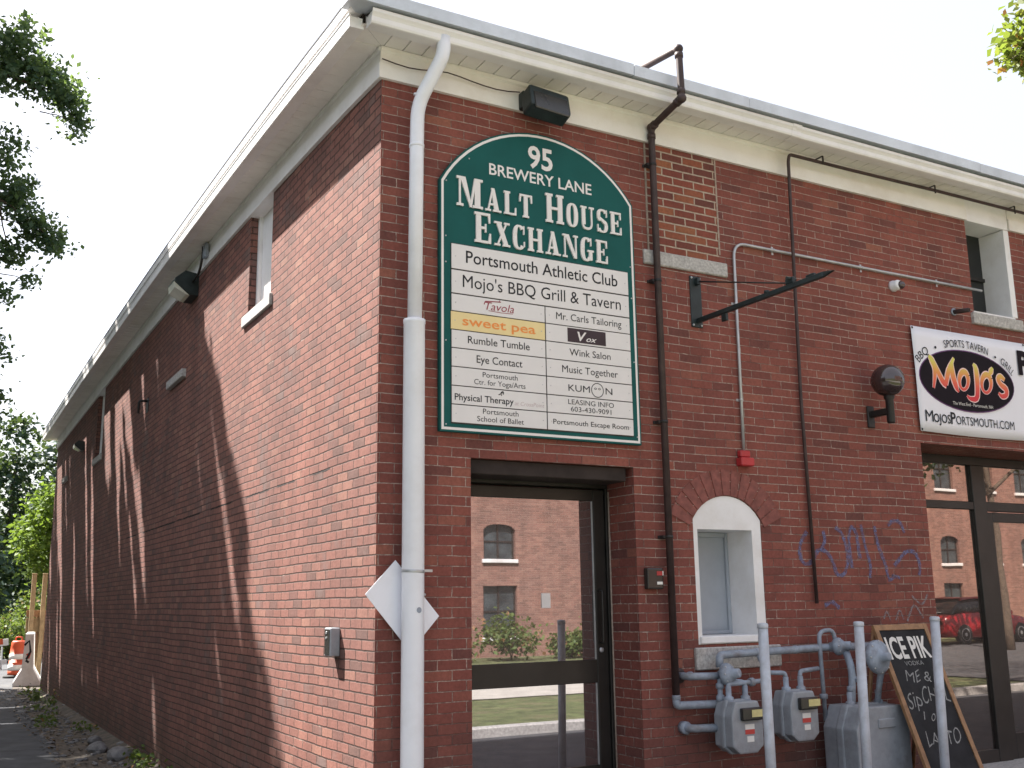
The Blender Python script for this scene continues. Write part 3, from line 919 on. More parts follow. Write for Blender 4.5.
for a, b in zip(lin(-0.36, BY + 0.3, 30), lin(-0.36, BY + 0.3, 30)[1:]):
    if a < 6: qa = (5 * (a + 0.36) / 6.36 - 0.31 * (1 - (a + 0.36) / 6.36), 5.56 + 0.34 * (a + 0.36) / 6.36)
    else: qa = (5, 5.90)
    if b < 6: qb = (5 * (b + 0.36) / 6.36 - 0.31 * (1 - (b + 0.36) / 6.36), 5.56 + 0.34 * (b + 0.36) / 6.36)
    else: qb = (5, 5.90)
    m.face([(-0.31, a, 5.558 + bow(a)), (qa[0], max(a, -0.36), qa[1]), (qb[0], b, qb[1]), (-0.31, b, 5.558 + bow(b))])
m.face([(5, 6, 5.9), (XE - 4, 6, 5.9), (XE, BY + 0.3, 5.9), (5, BY + 0.3, 5.9)])
m.build('roof', 'roofing', bld, fix=False)

# entrance door ---------------------------------------------------
m = MB()
m.box(0.679, 1.985, 0.035, 0.30, 2.405, 2.508, 0.006)
m.build('lintel', 'steel_dark', bld)
m = MB()
m.box(0.680, 2.026, 0.345, 0.45, 2.385, 2.53, 0.004)
m.box(0.680, 0.742, 0.345, 0.45, -0.1, 2.384, 0.004)
m.box(2.004, 2.026, 0.345, 0.45, -0.1, 2.384, 0.003)
m.build('door_frame', 'bronze', bld)
d = MB()
d.box(0.745, 0.86, 0.362, 0.41, 0.06, 2.372, 0.004)
d.box(1.902, 2.000, 0.362, 0.41, 0.06, 2.372, 0.004)
d.box(0.861, 1.901, 0.363, 0.41, 2.288, 2.372, 0.004)
d.box(0.861, 1.901, 0.363, 0.41, 0.958, 1.122, 0.004)
d.box(0.861, 1.901, 0.363, 0.41, 0.06, 0.385, 0.004)
door = d.build('door', 'bronze', bld)
door['label'] = 'dark bronze glazed entrance door'
m = MB(); m.box(0.861, 1.901, 0.380, 0.388, 0.384, 0.959); m.box(0.861, 1.901, 0.380, 0.388, 1.121, 2.289); m.split('glass', 'glass_door', door)
m = MB()
for x in (1.8945, ):
    m.box(x, x + 0.006, 0.372, 0.381, 0.386, 0.957); m.box(x, x + 0.006, 0.372, 0.381, 1.123, 2.287)
m.split('glazing_bead', 'galv', door)
m = MB(); m.lathe([(0.019, 0), (0.019, 0.010), (0.013, 0.014), (0.005, 0.014)], (1.936, 0.3625, 1.190), (0, -1, 0), 14); m.build('lock', 'galv', door)
m = MB(); m.bend([(1.930, 0.361, 1.62), (1.930, 0.315, 1.62), (1.930, 0.315, 1.24), (1.930, 0.361, 1.24)], 0.008, 0.02, 8); m.build('handle', 'bronze', door)
m = MB(); m.box(1.440, 1.515, 0.376, 0.3792, 1.50, 1.605); m.build('notice', 'sign_white', door)
m = MB(); m.bend([(2.0265, 0.338, -0.1), (2.0265, 0.338, 2.36)], 0.007, 0.02, 6); m.build('sealant_bead', 'mortar', bld)
m = MB(); m.box(0.66, 2.04, 0.02, 0.60, -0.2, 0.02, 0.01); m.build('doorstep', 'granite', bld)

# arched window ---------------------------------------------------
def arch_outline(inset):
    pts = [(ARCH[0] + inset, ARCH[2] + 0.003)]
    for k in range(N + 1):
        x = ARCH[0] + inset + (2 * hw - 2 * inset) * k / N
        pts.append((x, arcz(min(max(x, ARCH[0] + 0.001), ARCH[1] - 0.001)) - inset))
    pts.append((ARCH[1] - inset, ARCH[2] + 0.003))
    return pts
IX0, IX1, IZ0, IZ1 = 2.602, 3.142, 1.275, 2.068
m = MB()
# white rendered face between the brick arch and the opening
y0 = 0.004
def fy(pts): m.face([(px, y0, pz) for px, pz in pts])
ol = arch_outline(0.002)
fy([ol[0], (ol[0][0], IZ1), (IX0, IZ1), (IX0, IZ0), (IX0, ol[0][1])])
fy([(IX1, ol[0][1]), (IX1, IZ1), (ol[-1][0], IZ1), ol[-1]])
fy([(IX0, ol[0][1]), (IX0, IZ0), (IX1, IZ0), (IX1, ol[0][1])])
for a, b in zip(ol[1:-2], ol[2:-1]):
    fy([(a[0], IZ1), (b[0], IZ1), b, a])
dp = 0.325
for a, b in (((IX0, IZ0), (IX1, IZ0)), ((IX1, IZ0), (IX1, IZ1)), ((IX1, IZ1), (IX0, IZ1)), ((IX0, IZ1), (IX0, IZ0))):
    m.face([(a[0], y0, a[1]), (b[0], y0, b[1]), (b[0], dp, b[1]), (a[0], dp, a[1])])
aw = m.build('arched_window', 'white', bld)
m = MB(); m.box(2.578, 3.21, -0.016, 0.30, 1.222, 1.2745, 0.006); m.build('sill_board', 'white', aw)
m = MB(); m.box(IX0 - 0.01, IX1 + 0.02, 0.312, 0.33, IZ0 - 0.01, IZ1 + 0.01); m.build('pane', 'grey_panel', aw)
m = MB()
for r in ((IX1 - 0.03, IX1 - 0.001, IZ0 + 0.002, IZ1 - 0.002), (IX0 + 0.001, IX0 + 0.03, IZ0 + 0.002, IZ1 - 0.002), (IX0 + 0.031, IX1 - 0.031, IZ1 - 0.04, IZ1 - 0.003), (IX0 + 0.031, IX1 - 0.031, IZ0 + 0.003, IZ0 + 0.03)):
    m.box(r[0], r[1], 0.290, 0.311, r[2], r[3], 0.003)
m.build('frame', 'grey_panel', aw)
m = MB(); m.box(2.515, 3.345, -0.030, 0.05, 1.035, 1.196, 0.008); m.build('sill', 'granite', aw)
m = MB()
c0 = Vector((cx, zs + rise - AR))
a_end = math.asin((hw + 0.03) / AR)
nb = 13
for k in range(nb):
    t0 = -a_end + 2 * a_end * (k + 0.07) / nb; t1 = -a_end + 2 * a_end * (k + 0.93) / nb
    pts = [(c0.x + r * math.sin(t), c0.y + r * math.cos(t)) for r, t in ((AR + 0.004, t0), (AR + 0.004, t1), (AR + 0.205, t1), (AR + 0.205, t0))]
    m.prism(pts, 1, -0.007 - random.uniform(0, 0.003), 0.01)
va = m.build('brick_arch', 'voussoir', aw)
m = MB()
ring = [(c0.x + r * math.sin(t), c0.y + r * math.cos(t)) for r, ts in ((AR + 0.002, lin(-a_end, a_end, 16)), (AR + 0.21, lin(a_end, -a_end, 16))) for t in ts]
m.prism(ring, 1, -0.0035, 0.01)
m.build('mortar', M['brick_front'], va)

# upper window on the front --------------------------------------
m = MB()
m.box(UPW[1] - 0.035, UPW[1] + 0.045, -0.012, 0.29, UPW[2] + 0.02, 5.13, 0.003)
m.box(UPW[0] + 0.004, UPW[1] + 0.045, -0.012, 0.285, 5.135, 5.366, 0.003)
uw = m.build('window', 'white', bld)
m = MB(); m.box(UPW[0], UPW[1], 0.27, 0.295, UPW[2], 5.14); m.build('pane', 'black_void', uw)
m = MB(); m.box(UPW[0] + 0.06, UPW[0] + 0.085, 0.245, 0.2695, UPW[2] + 0.02, 5.13); m.box(UPW[0] + 0.001, UPW[1] - 0.04, 0.245, 0.2695, UPW[2] + 0.45, UPW[2] + 0.485); m.build('frame', 'bronze', uw)
m = MB(); m.box(6.055, 6.80, -0.035, 0.25, 4.085, 4.198, 0.008); m.build('sill', 'granite', uw)
m = MB(); m.box(6.085, 6.70, -0.02, 0.24, 4.1985, 4.215, 0.003); m.build('sill_board', 'white', uw)

# side windows: deep brick jamb, white boarding -------------------
for (a, b, c, dd, e) in SW:
    bw = bow((a + b) / 2)
    m = MB(); m.box(0.105, 0.125, a + 0.001, b - 0.001, c, 5.20 + bw); wv = m.build('window', 'white', bld)
    m = MB(); m.box(0.070, 0.1045, a + 0.001, a + 0.055, c, 5.19 + bw); m.box(0.070, 0.1045, b - 0.055, b - 0.001, c, 5.19 + bw); m.build('frame', 'white', wv)
    m = MB(); m.box(-0.028, 0.10, a - 0.07, b + 0.13, c - 0.115, c - 0.002, 0.008); m.build('sill', 'granite', wv)
    m = MB(); m.box(0.002, 0.12, a + 0.002, b - 0.002, 5.14 + bw, 5.28 + bw); m.build('lintel_board', 'white', wv)
for (a, b, z) in ((6.02, 6.90, 4.235), (17.2, 17.9, 4.20)):
    m = MB(); m.box(-0.055, 0.05, a, b, z - 0.055, z + 0.045, 0.008); m.build('stone_sill', 'granite', bld)

# shop front ------------------------------------------------------
Y0, Y1 = 0.452, 0.52
m = MB()
def bar(x0, x1, z0, z1, dy=0.0): m.box(x0, x1, Y0 + dy, Y1, z0, z1, 0.004)
bar(5.18, 9.29, 2.80, 2.882)
bar(5.18, 5.235, 0.0, 2.799)
bar(6.41, 6.60, 0.02, 2.799, -0.004)
bar(7.80, 7.90, 0.02, 2.799, -0.002)
bar(5.236, 6.409, 2.365, 2.44); bar(6.601, 7.799, 2.355, 2.445); bar(7.901, 9.25, 2.355, 2.445)
bar(5.236, 6.409, 0.0, 0.14); bar(7.901, 9.25, 0.0, 0.14)
bar(9.24, 9.295, 0.0, 2.799, 0.003)
sf = m.build('shopfront', 'bronze', bld)
m = MB()
m.box(5.236, 6.409, 0.482, 0.488, 2.441, 2.799); m.box(6.601, 7.799, 0.482, 0.488, 2.446, 2.799); m.box(7.901, 9.239, 0.482, 0.488, 2.446, 2.799)
m.box(5.236, 6.409, 0.482, 0.488, 0.141, 2.364); m.box(7.901, 9.239, 0.482, 0.488, 0.141, 2.354)
m.split('glass', 'glass_shop', sf)
m = MB()
m.box(6.612, 6.70, 0.470, 0.515, 0.03, 2.345, 0.004); m.box(7.70, 7.79, 0.470, 0.515, 0.03, 2.345, 0.004)
m.box(6.701, 7.699, 0.471, 0.515, 2.25, 2.345, 0.004); m.box(6.701, 7.699, 0.471, 0.515, 0.03, 0.26, 0.004)
sd = m.build('shop_door', 'bronze', bld)
m = MB(); m.box(6.701, 7.699, 0.488, 0.494, 0.261, 2.249); m.split('glass', 'glass_shop', sd)
m = MB(); m.bend([(7.66, 0.47, 1.3), (7.66, 0.42, 1.3), (7.66, 0.42, 0.95), (7.66, 0.47, 0.95)], 0.010, 0.02, 8); m.build('handle', 'galv', sd)
m = MB(); m.box(5.16, 9.31, -0.06, 0.60, -0.12, 0.028, 0.012); m.build('doorstep', 'granite', bld)

# graffiti: faded spray strokes on the brick ----------------------
def spray(name, strokes, mat, w):
    m = MB()
    for s in strokes:
        P = [(p[0], 0, p[1]) for p in s]
        q = rounded(P, 0.08, 4) if len(P) > 2 else [Vector(p) for p in P]
        stroke(m, [(v.x, v.z, random.uniform(0.75, 1.15)) for v in q], w, -0.0035, 0.0006)
    return m.build(name, mat, bld)
spray('graffiti', [[(3.72, 2.07), (3.64, 1.98), (3.62, 1.88), (3.67, 1.80), (3.76, 1.83), (3.83, 1.93), (3.92, 1.92), (3.99, 1.83), (4.02, 1.72), (4.10, 1.72), (4.16, 1.82), (4.15, 1.98), (4.10, 2.08), (4.04, 2.11)],
                   [(4.20, 1.78), (4.18, 2.0), (4.22, 2.13), (4.28, 2.08), (4.30, 1.86)], [(4.34, 2.14), (4.36, 2.0), (4.42, 1.80), (4.40, 1.70)], [(4.50, 2.13), (4.52, 1.98), (4.60, 1.80), (4.62, 1.67), (4.70, 1.72)],
                   [(4.66, 2.14), (4.72, 2.18), (4.82, 2.18), (4.86, 2.08)], [(4.70, 1.80), (4.86, 1.93), (4.98, 1.92), (5.02, 1.80), (5.00, 1.72)], [(3.86, 1.48), (3.94, 1.52), (4.02, 1.46)], [(3.90, 2.08), (3.92, 2.0), (3.86, 1.92)],
                   [(4.66, 1.72), (4.76, 1.70)]], 'spray', 0.036)
spray('graffiti', [[(4.52, 1.36), (4.56, 1.44), (4.60, 1.35)], [(4.66, 1.35), (4.72, 1.45), (4.76, 1.35)], [(4.80, 1.34), (4.90, 1.50), (5.0, 1.36)], [(4.88, 1.55), (5.00, 1.46), (5.08, 1.56)]], 'spray2', 0.020)

# ================================================================== THINGS ON THE FRONT WALL
# directory sign --------------------------------------------------
sg = thing('directory_sign', 'tall dark green arched-top directory sign with white lettering on the brick above the glazed door', 'sign', (1.255, 0, 2.67))
SX0, SX1 = 0.428, 2.082
def sign_outline(ins):
    a = Vector((SX0 + ins, 4.465 - ins * 0.4)); c = Vector((SX1 - ins, 4.555 - ins * 0.4)); b = Vector((1.240, 4.972 - ins))
    # circle through three points
    d = 2 * (a.x * (b.y - c.y) + b.x * (c.y - a.y) + c.x * (a.y - b.y))
    ux = (a.length_squared * (b.y - c.y) + b.length_squared * (c.y - a.y) + c.length_squared * (a.y - b.y)) / d
    uy = (a.length_squared * (c.x - b.x) + b.length_squared * (a.x - c.x) + c.length_squared * (b.x - a.x)) / d
    o = Vector((ux, uy)); r = (a - o).length
    t0 = math.atan2(a.y - uy, a.x - ux); t1 = math.atan2(c.y - uy, c.x - ux)
    arc = [(ux + r * math.cos(t0 + (t1 - t0) * k / 24), uy + r * math.sin(t0 + (t1 - t0) * k / 24)) for k in range(25)]
    return [(SX0 + ins, 2.672 + ins)] + arc + [(SX1 - ins, 2.672 + ins)]
m = MB(); m.prism(sign_outline(0.0), 1, -0.040, -0.004); m.build('panel', 'green_sign', sg)
m = MB()
o1, o2 = sign_outline(0.012), sign_outline(0.030)
for i in range(len(o1)):
    j = (i + 1) % len(o1)
    A = [(o1[i][0], o1[i][1]), (o1[j][0], o1[j][1]), (o2[j][0], o2[j][1]), (o2[i][0], o2[i][1])]
    m.face([(p[0], -0.0415, p[1]) for p in A])
m.build('border', 'letter', sg)
m = MB()
for x, z in ((0.478, 4.46), (0.474, 4.05), (0.474, 3.86), (0.474, 2.72), (2.04, 4.05), (2.04, 3.80), (2.045, 2.73), (0.474, 3.3), (2.042, 3.3), (0.66, 4.66)):
    m.lathe([(0.006, 0), (0.006, 0.003), (0.002, 0.004)], (x, -0.0402, z), (0, -1, 0), 8)
m.split('screw', 'galv', sg)
YS = -0.0402
text('lettering', '95', 1.148, 1.360, 4.697, 0.165, YS - 0.003, 'letter', sg, bold=0.022)
text('lettering', 'BREWERY LANE', 0.820, 1.703, 4.573, 0.084, YS - 0.003, 'letter', sg, bold=0.014)
slab('lettering', 'MALT', 0.555, 1.174, 4.288, 0.222, 0.80, YS, 'letter', sg)
slab('lettering', 'HOUSE', 1.284, 1.970, 4.288, 0.226, 0.80, YS, 'letter', sg)
slab('lettering', 'EXCHANGE', 0.693, 1.833, 4.038, 0.226, 0.80, YS, 'letter', sg)
PX0, PXM0, PXM1, PX1 = 0.515, 1.2595, 1.2685, 2.008
m = MB(); m.box(PX0 - 0.004, PX1 + 0.004, -0.0425, -0.040, 2.728, 4.005); m.build('plate_backing', 'seam', sg)
YP = -0.049
def plate(x0, x1, z0, z1, mat='sign_white'):
    m = MB(); m.box(x0, x1, YP, -0.0424, z0 + 0.0035, z1 - 0.0035, 0.001)
    p = m.build('tenant_plate', mat, sg)
    m = MB()
    for x in (x0 + 0.03, x1 - 0.03):
        m.lathe([(0.004, 0), (0.004, 0.0015)], (x, YP - 0.0001, (z0 + z1) / 2), (0, -1, 0), 7)
    m.split('screw', 'galv', p)
    return p
YL = YP - 0.0012
p = plate(PX0, PX1, 3.815, 4.002); text('lettering', 'Portsmouth Athletic Club', 0.626, 1.909, 3.872, 0.088, YL, 'ink', p, 0.006)
p = plate(PX0, PX1, 3.640, 3.812); text('lettering', "Mojo's BBQ Grill & Tavern", 0.600, 1.932, 3.692, 0.088, YL, 'ink', p, 0.006)
RZ = [3.638, 3.512, 3.381, 3.252, 3.121, 2.989, 2.860, 2.733]
left = [[('Tavola', 0.775, 1.005, 0.040, 0.056, 'wine', 0.0, 0.25)], [('sweet pea', 0.596, 1.180, 0.038, 0.064, 'orange', 0.012, 0)], [('Rumble Tumble', 0.637, 1.129, 0.042, 0.052, 'ink', 0.004, 0)],
        [('Eye Contact', 0.704, 1.067, 0.042, 0.052, 'ink', 0.004, 0)], [('Portsmouth', 0.750, 1.027, 0.076, 0.036, 'ink', 0.0, 0), ('Ctr. for Yoga/Arts', 0.684, 1.089, 0.022, 0.036, 'ink', 0.0, 0)],
        [('Physical Therapy', 0.535, 0.992, 0.030, 0.044, 'ink', 0.010, 0), ('at CrossPoint', 1.000, 1.240, 0.028, 0.028, 'ink_pale', -0.006, 0.2)],
        [('Portsmouth', 0.750, 1.029, 0.076, 0.036, 'ink', 0.0, 0), ('School of Ballet', 0.705, 1.071, 0.022, 0.036, 'ink', 0.0, 0)]]
right = [[('Mr. Carls Tailoring', 1.356, 1.931, 0.042, 0.052, 'ink', 0.002, 0)], [('V', 1.535, 1.615, 0.030, 0.066, 'letter', 0.02, 0.2), ('ox', 1.612, 1.705, 0.030, 0.040, 'letter', 0.01, 0.4)], [('Wink Salon', 1.463, 1.823, 0.042, 0.050, 'ink', 0.002, 0)],
         [('Music Together', 1.397, 1.883, 0.042, 0.052, 'ink', 0.003, 0)], [('KUM', 1.446, 1.630, 0.040, 0.048, 'ink', 0.0, 0), ('N', 1.768, 1.828, 0.040, 0.048, 'ink', 0.0, 0)],
         [('LEASING INFO', 1.441, 1.838, 0.072, 0.036, 'ink', 0.0, 0), ('603-430-9091', 1.462, 1.813, 0.020, 0.036, 'ink', 0.0, 0)], [('Portsmouth Escape Room', 1.312, 1.966, 0.046, 0.036, 'ink', 0.003, 0)]]
for i in range(7):
    for (x0, x1), rows in (((PX0, PXM0), left[i]), ((PXM1, PX1), right[i])):
        z1, z0 = RZ[i], RZ[i + 1]
        p = plate(x0 - (0.006 if i == 1 and x0 < 1 else 0), x1, z0, z1, 'cream_plate' if (i == 1 and x0 < 1) else 'sign_white')
        if i == 1 and x0 > 1:
            m = MB(); m.box(1.450, 1.785, YP - 0.0009, YP + 0.001, z0 + 0.014, z1 - 0.012); m.build('logo_block', 'plum', p)
        for (b, a, c, dz, cap, mt, bo, sh) in rows:
            text('lettering', b, a, c, z0 + dz, cap, YL, mt, p, bo, sh)
        if i == 4 and x0 > 1:
            m = MB()
            stroke(m, [(1.697 + 0.052 * math.cos(t), z0 + 0.064 + 0.052 * math.sin(t)) for t in lin(0, 2 * PI, 20)], 0.006, YP)
            stroke(m, [(1.68 + 0.010 * math.cos(t), z0 + 0.075 + 0.006 * math.sin(t)) for t in lin(0, 2 * PI, 8)], 0.004, YP)
            stroke(m, [(1.714 + 0.010 * math.cos(t), z0 + 0.075 + 0.006 * math.sin(t)) for t in lin(0, 2 * PI, 8)], 0.004, YP)
            m.build('emblem', 'ink', p)
        if i == 0 and x0 < 1:
            m = MB()
            stroke(m, [(0.80, z0 + 0.034), (0.90, z0 + 0.030), (0.996, z0 + 0.033)], 0.004, YP)
            stroke(m, [(0.765, z0 + 0.075), (0.775, z0 + 0.098), (0.82, z0 + 0.103), (0.90, z0 + 0.108)], 0.007, YP - 0.0002)
            stroke(m, [(0.885, z0 + 0.110), (0.895, z0 + 0.122)], 0.004, YP)
            m.build('flourish', 'wine', p)
        if i == 5 and x0 < 1:
            m = MB()
            for q, (a, c) in enumerate(((0.885, 0.090), (0.90, 0.100), (0.902, 0.108))):
                stroke(m, [(a - 0.012, z0 + c), (a + 0.006, z0 + c + 0.010), (a + 0.012, z0 + c - 0.004)], 0.007, YP - 0.0002 * q)
            m.build('emblem', 'ink', p)

# downspout and blank diamond sign -------------------------------
dsx, dsy = 0.205, -0.118
t = thing('downspout', 'white plastic downspout running down the building corner beside the green sign', 'downspout', (dsx, dsy, -0.1))
m = MB()
m.bend([(0.342, -0.285, 5.40), (0.342, -0.285, 5.27), (0.222, dsy, 4.94), (dsx + 0.012, dsy, 4.70), (dsx + 0.002, dsy, 3.30)], 0.049, 0.13, 18, 6)
m.build('upper_pipe', 'pvc', t)
m = MB(); m.lathe([(0.056, 0.0), (0.072, 0.02), (0.0725, 0.05), (0.071, 3.46), (0.074, 3.465), (0.074, 3.49), (0.060, 3.495)], (dsx, dsy, -0.1), (0, 0, 1), 28); m.build('lower_pipe', 'pvc', t)
m = MB()
m.lathe([(0.0735, 0), (0.0745, 0.002), (0.0745, 0.018), (0.0735, 0.02)], (dsx, dsy, 1.735), (0.05, 0.0, 1), 28)
m.box(dsx + 0.07, dsx + 0.135, dsy - 0.003, dsy + 0.003, 1.740, 1.757, 0.001)
m.split('strap', 'galv', t)
m = MB(); m.lathe([(0.0505, 0), (0.0530, 0.003), (0.0530, 0.02), (0.0505, 0.023)], (dsx + 0.011, dsy, 4.62), (0, 0, 1), 20); m.lathe([(0.0505, 0), (0.053, 0.003), (0.053, 0.012), (0.0505, 0.015)], (0.235, -0.13, 4.99), (0.3, -0.42, 1), 20); m.split('joint', 'pvc', t)
m = MB(); m.lathe([(0.018, 0.0), (0.018, 0.0008)], (dsx + 0.012, dsy - 0.0712, 1.505), (0.17, -1, 0), 16); m.build('sticker', 'gas_grey', t)
t = thing('diamond_sign', 'blank white diamond-shaped sign plate tucked behind the white downspout', 'sign', (0.172, -0.036, 1.27))
m = MB()
c = Vector((0.172, 1.536)); hd = 0.292
ang = math.radians(-16)
cor = [Vector((c.x + hd * math.cos(a + ang * 1.0), c.y + hd * math.sin(a + ang * 1.0))) for a in (0, PI / 2, PI, 3 * PI / 2)]
cor = [(0.424, 1.464), (0.118, 1.818), (-0.084, 1.606), (0.225, 1.246)]
m.prism(cor, 1, -0.040, -0.036)
m.build('plate', 'pvc', t)
m = MB()
for x, z in ((0.31, 1.632), (0.32, 1.60)):
    m.lathe([(0.009, 0), (0.009, 0.005), (0.003, 0.007)], (x, -0.040, z), (0, -1, 0), 10)
m.split('bolt', 'galv', t)

# floodlight under the front eaves -------------------------------
t = thing('floodlight', 'black box floodlight fixed to the cream frieze above the green sign', 'light', (1.24, -0.03, 5.15))
m = MB()
rot = Matrix.Rotation(math.radians(-18), 3, 'X') @ Matrix.Rotation(math.radians(5), 3, 'Y')
m.box(1.075, 1.415, -0.225, -0.085, 5.055, 5.255, 0.022, rot, 2)
m.build('housing', 'green_iron', t)
m = MB(); m.box(1.08, 1.14, -0.10, -0.028, 5.13, 5.27, 0.01); m.box(1.12, 1.38, -0.075, -0.028, 5.16, 5.26, 0.01); m.build('bracket', 'green_iron', t)
m = MB(); m.box(1.10, 1.39, -0.2432, -0.2232, 5.050, 5.215, 0.006, rot); m.build('lens', 'dial', t)
m = MB()
pts = [(-0.02, -0.052, 5.262)]
for k in range(1, 12):
    x = -0.02 + 1.10 * k / 11
    pts.append((x, -0.056 - 0.004 * math.sin(k * 1.7), 5.258 - 0.018 * math.sin(k * 0.9) + 0.004 * k / 11))
m.tube(pts, 0.0045, 7)
tag(m.build('power_cable', 'brown_pipe', None), 'thin dark cable strung along the cream frieze from the corner to the black floodlight', 'cable')

# dark vent pipe rising over the gutter --------------------------
t = thing('vent_pipe', 'thick dark pipe climbing the wall beside the green sign and over the gutter', 'pipe', (2.275, 0, 0.84))
X = 2.283
m = MB(); m.bend([(X, -0.062, 0.84), (X, -0.062, 5.245), (X, -0.462, 5.325), (X, -0.452, 5.745), (X, 0.35, 5.845)], 0.027, 0.05, 14, 5)
m.build('pipe', 'brown_pipe', t)
m = MB()
for a, b in (((X, -0.062, 5.17), (0, 0, 1)), ((X, -0.455, 5.38), (0, 0, 1)), ((X, -0.10, 5.252), (0, -1, 0.2)), ((X, -0.41, 5.314), (0, -1, 0.2)), ((X, -0.452, 5.685), (0, 0, 1))):
    m.lathe([(0.028, -0.02), (0.034, -0.018), (0.034, 0.018), (0.028, 0.02)], a, b, 14)
m.sphere((X, -0.458, 5.322), 0.040, 2); m.sphere((X, -0.065, 5.246), 0.038, 2); m.sphere((X, -0.451, 5.742), 0.038, 2)
m.split('fitting', 'brown_pipe', t)
m = MB()
for z in (4.93, 3.97, 2.86, 2.0):
    m.box(X - 0.06, X + 0.06, -0.014, -0.001, z - 0.012, z + 0.012, 0.002); m.lathe([(0.028, -0.011), (0.031, -0.010), (0.031, 0.010), (0.028, 0.011)], (X, -0.062, z), (0, 0, 1), 14); m.box(X - 0.05, X - 0.03, -0.06, -0.002, z - 0.010, z + 0.010)
m.split('clip', 'black_iron', t)

# thin black pipe under the eaves --------------------------------
t = thing('eaves_pipe', 'thin black pipe running under the eaves and dropping down the brick to the blue graffiti', 'pipe', (3.73, 0, 1.5))
m = MB(); m.bend([(3.752, -0.028, 1.50), (3.735, -0.03, 3.2), (3.715, -0.10, 5.235), (3.715, -0.118, 5.29), (4.4, -0.118, 5.292), (5.6, -0.118, 5.305), (9.5, -0.118, 5.31)], 0.0145, 0.06, 10)
m.build('pipe', 'brown_pipe', t)
m = MB()
for x in (4.10, 5.55, 6.72, 8.2):
    m.box(x - 0.008, x + 0.008, -0.135, -0.129, 5.27, 5.35); m.box(x - 0.008, x + 0.008, -0.134, -0.05, 5.345, 5.351)
m.split('hanger', 'black_iron', t)
# grey conduit with alarm box ------------------------------------
t = thing('conduit', 'thin grey metal conduit rising from the red alarm box and turning towards the upper window', 'conduit', (3.10, 0, 2.6))
m = MB(); m.bend([(3.088, -0.022, 2.62), (3.098, -0.022, 3.6), (3.108, -0.022, 4.425), (4.2, -0.022, 4.425), (5.3, -0.022, 4.428), (6.22, -0.022, 4.43)], 0.0125, 0.13, 10, 8)
m.build('tube', 'galv', t)
m = MB()
for x, z in ((3.10, 3.9), (3.093, 3.1)):
    m.box(x - 0.035, x + 0.035, -0.006, -0.001, z - 0.010, z + 0.010); m.lathe([(0.0127, -0.009), (0.015, -0.008), (0.015, 0.008), (0.0127, 0.009)], (x, -0.022, z), (0, 0, 1), 10)
for x in (3.55, 4.6, 5.6):
    m.box(x - 0.010, x + 0.010, -0.006, -0.001, 4.39, 4.46); m.lathe([(0.0127, -0.009), (0.015, -0.008), (0.015, 0.008), (0.0127, 0.009)], (x, -0.022, 4.426), (1, 0, 0), 10)
m.split('strap', 'galv', t)
t = thing('alarm_box', 'small red alarm box on the brick at the foot of the grey conduit', 'alarm', (3.085, 0, 2.565))
m = MB(); m.box(3.018, 3.150, -0.075, -0.001, 2.565, 2.632, 0.008); m.build('box', 'red', t)
m = MB(); m.box(3.034, 3.134, -0.05, -0.001, 2.636, 2.69, 0.008); m.build('lid', 'red', t)
# black iron hanging-sign bracket --------------------------------
t = thing('sign_bracket', 'empty black iron sign bracket with long arm and stay rod on the brick wall', 'bracket', (2.69, 0, 3.66))
m = MB(); m.box(2.640, 2.752, -0.012, -0.001, 3.655, 4.078, 0.003); m.build('back_plate', 'green_iron', t)
m = MB()
for x in (2.656, 2.736):
    for z in (3.672, 4.062):
        m.lathe([(0.010, 0), (0.010, 0.005), (0.004, 0.008)], (x, -0.012, z), (0, -1, 0), 8)
m.split('bolt', 'galv', t)
m = MB(); m.box(2.686, 2.718, -1.36, -0.012, 3.690, 3.728, 0.004); m.prism([(-1.36, 3.692), (-1.36, 3.727), (-1.45, 3.712)], 0, 2.690, 2.714); m.build('arm', 'green_iron', t)
m = MB(); m.tube([(2.702, -0.012, 4.035), (2.702, -1.04, 3.735)], 0.006, 8); m.build('stay_rod', 'black_iron', t)
m = MB()
m.box(2.688, 2.716, -1.08, -1.00, 3.7285, 3.775, 0.006); m.tube([(2.66, -1.05, 3.765), (2.745, -1.05, 3.765)], 0.012, 8)
m.box(2.690, 2.714, -0.36, -0.30, 3.63, 3.6895, 0.004); m.lathe([(0.02, 0), (0.02, 0.02)], (2.702, -0.80, 3.725), (0, 0, 1), 8)
m.box(2.688, 2.716, -0.05, -0.012, 4.00, 4.06, 0.004); m.box(2.690, 2.714, -1.28, -1.20, 3.7285, 3.745, 0.003)
m.split('lug', 'green_iron', t)
# dome camera -----------------------------------------------------
t = thing('security_camera', 'small white dome security camera on the brick below the grey conduit', 'camera', (5.0, 0, 4.31))
m = MB(); m.lathe([(0.052, 0), (0.052, 0.02), (0.046, 0.035), (0.046, 0.07), (0.036, 0.085)], (4.995, -0.001, 4.31), (0, -1, 0), 20); m.build('housing', 'pvc', t)
m = MB(); m.sphere((5.012, -0.082, 4.305), 0.038, 3); m.build('dome', 'globe', t)
t = thing('vent_stub', 'short rusty pipe stub poking from the brick between the dome camera and the upper window', 'pipe', (5.82, 0, 4.17))
m = MB(); m.lathe([(0.022, 0), (0.022, 0.16), (0.016, 0.16), (0.016, 0.05)], (5.80, 0.0, 4.17), (0.15, -1, -0.1), 12); m.build('stub', 'brown_pipe', t)
m = MB(); m.lathe([(0.036, 0), (0.036, 0.012)], (5.80, -0.001, 4.17), (0, -1, 0), 12); m.build('flange', 'gas_grey', t)
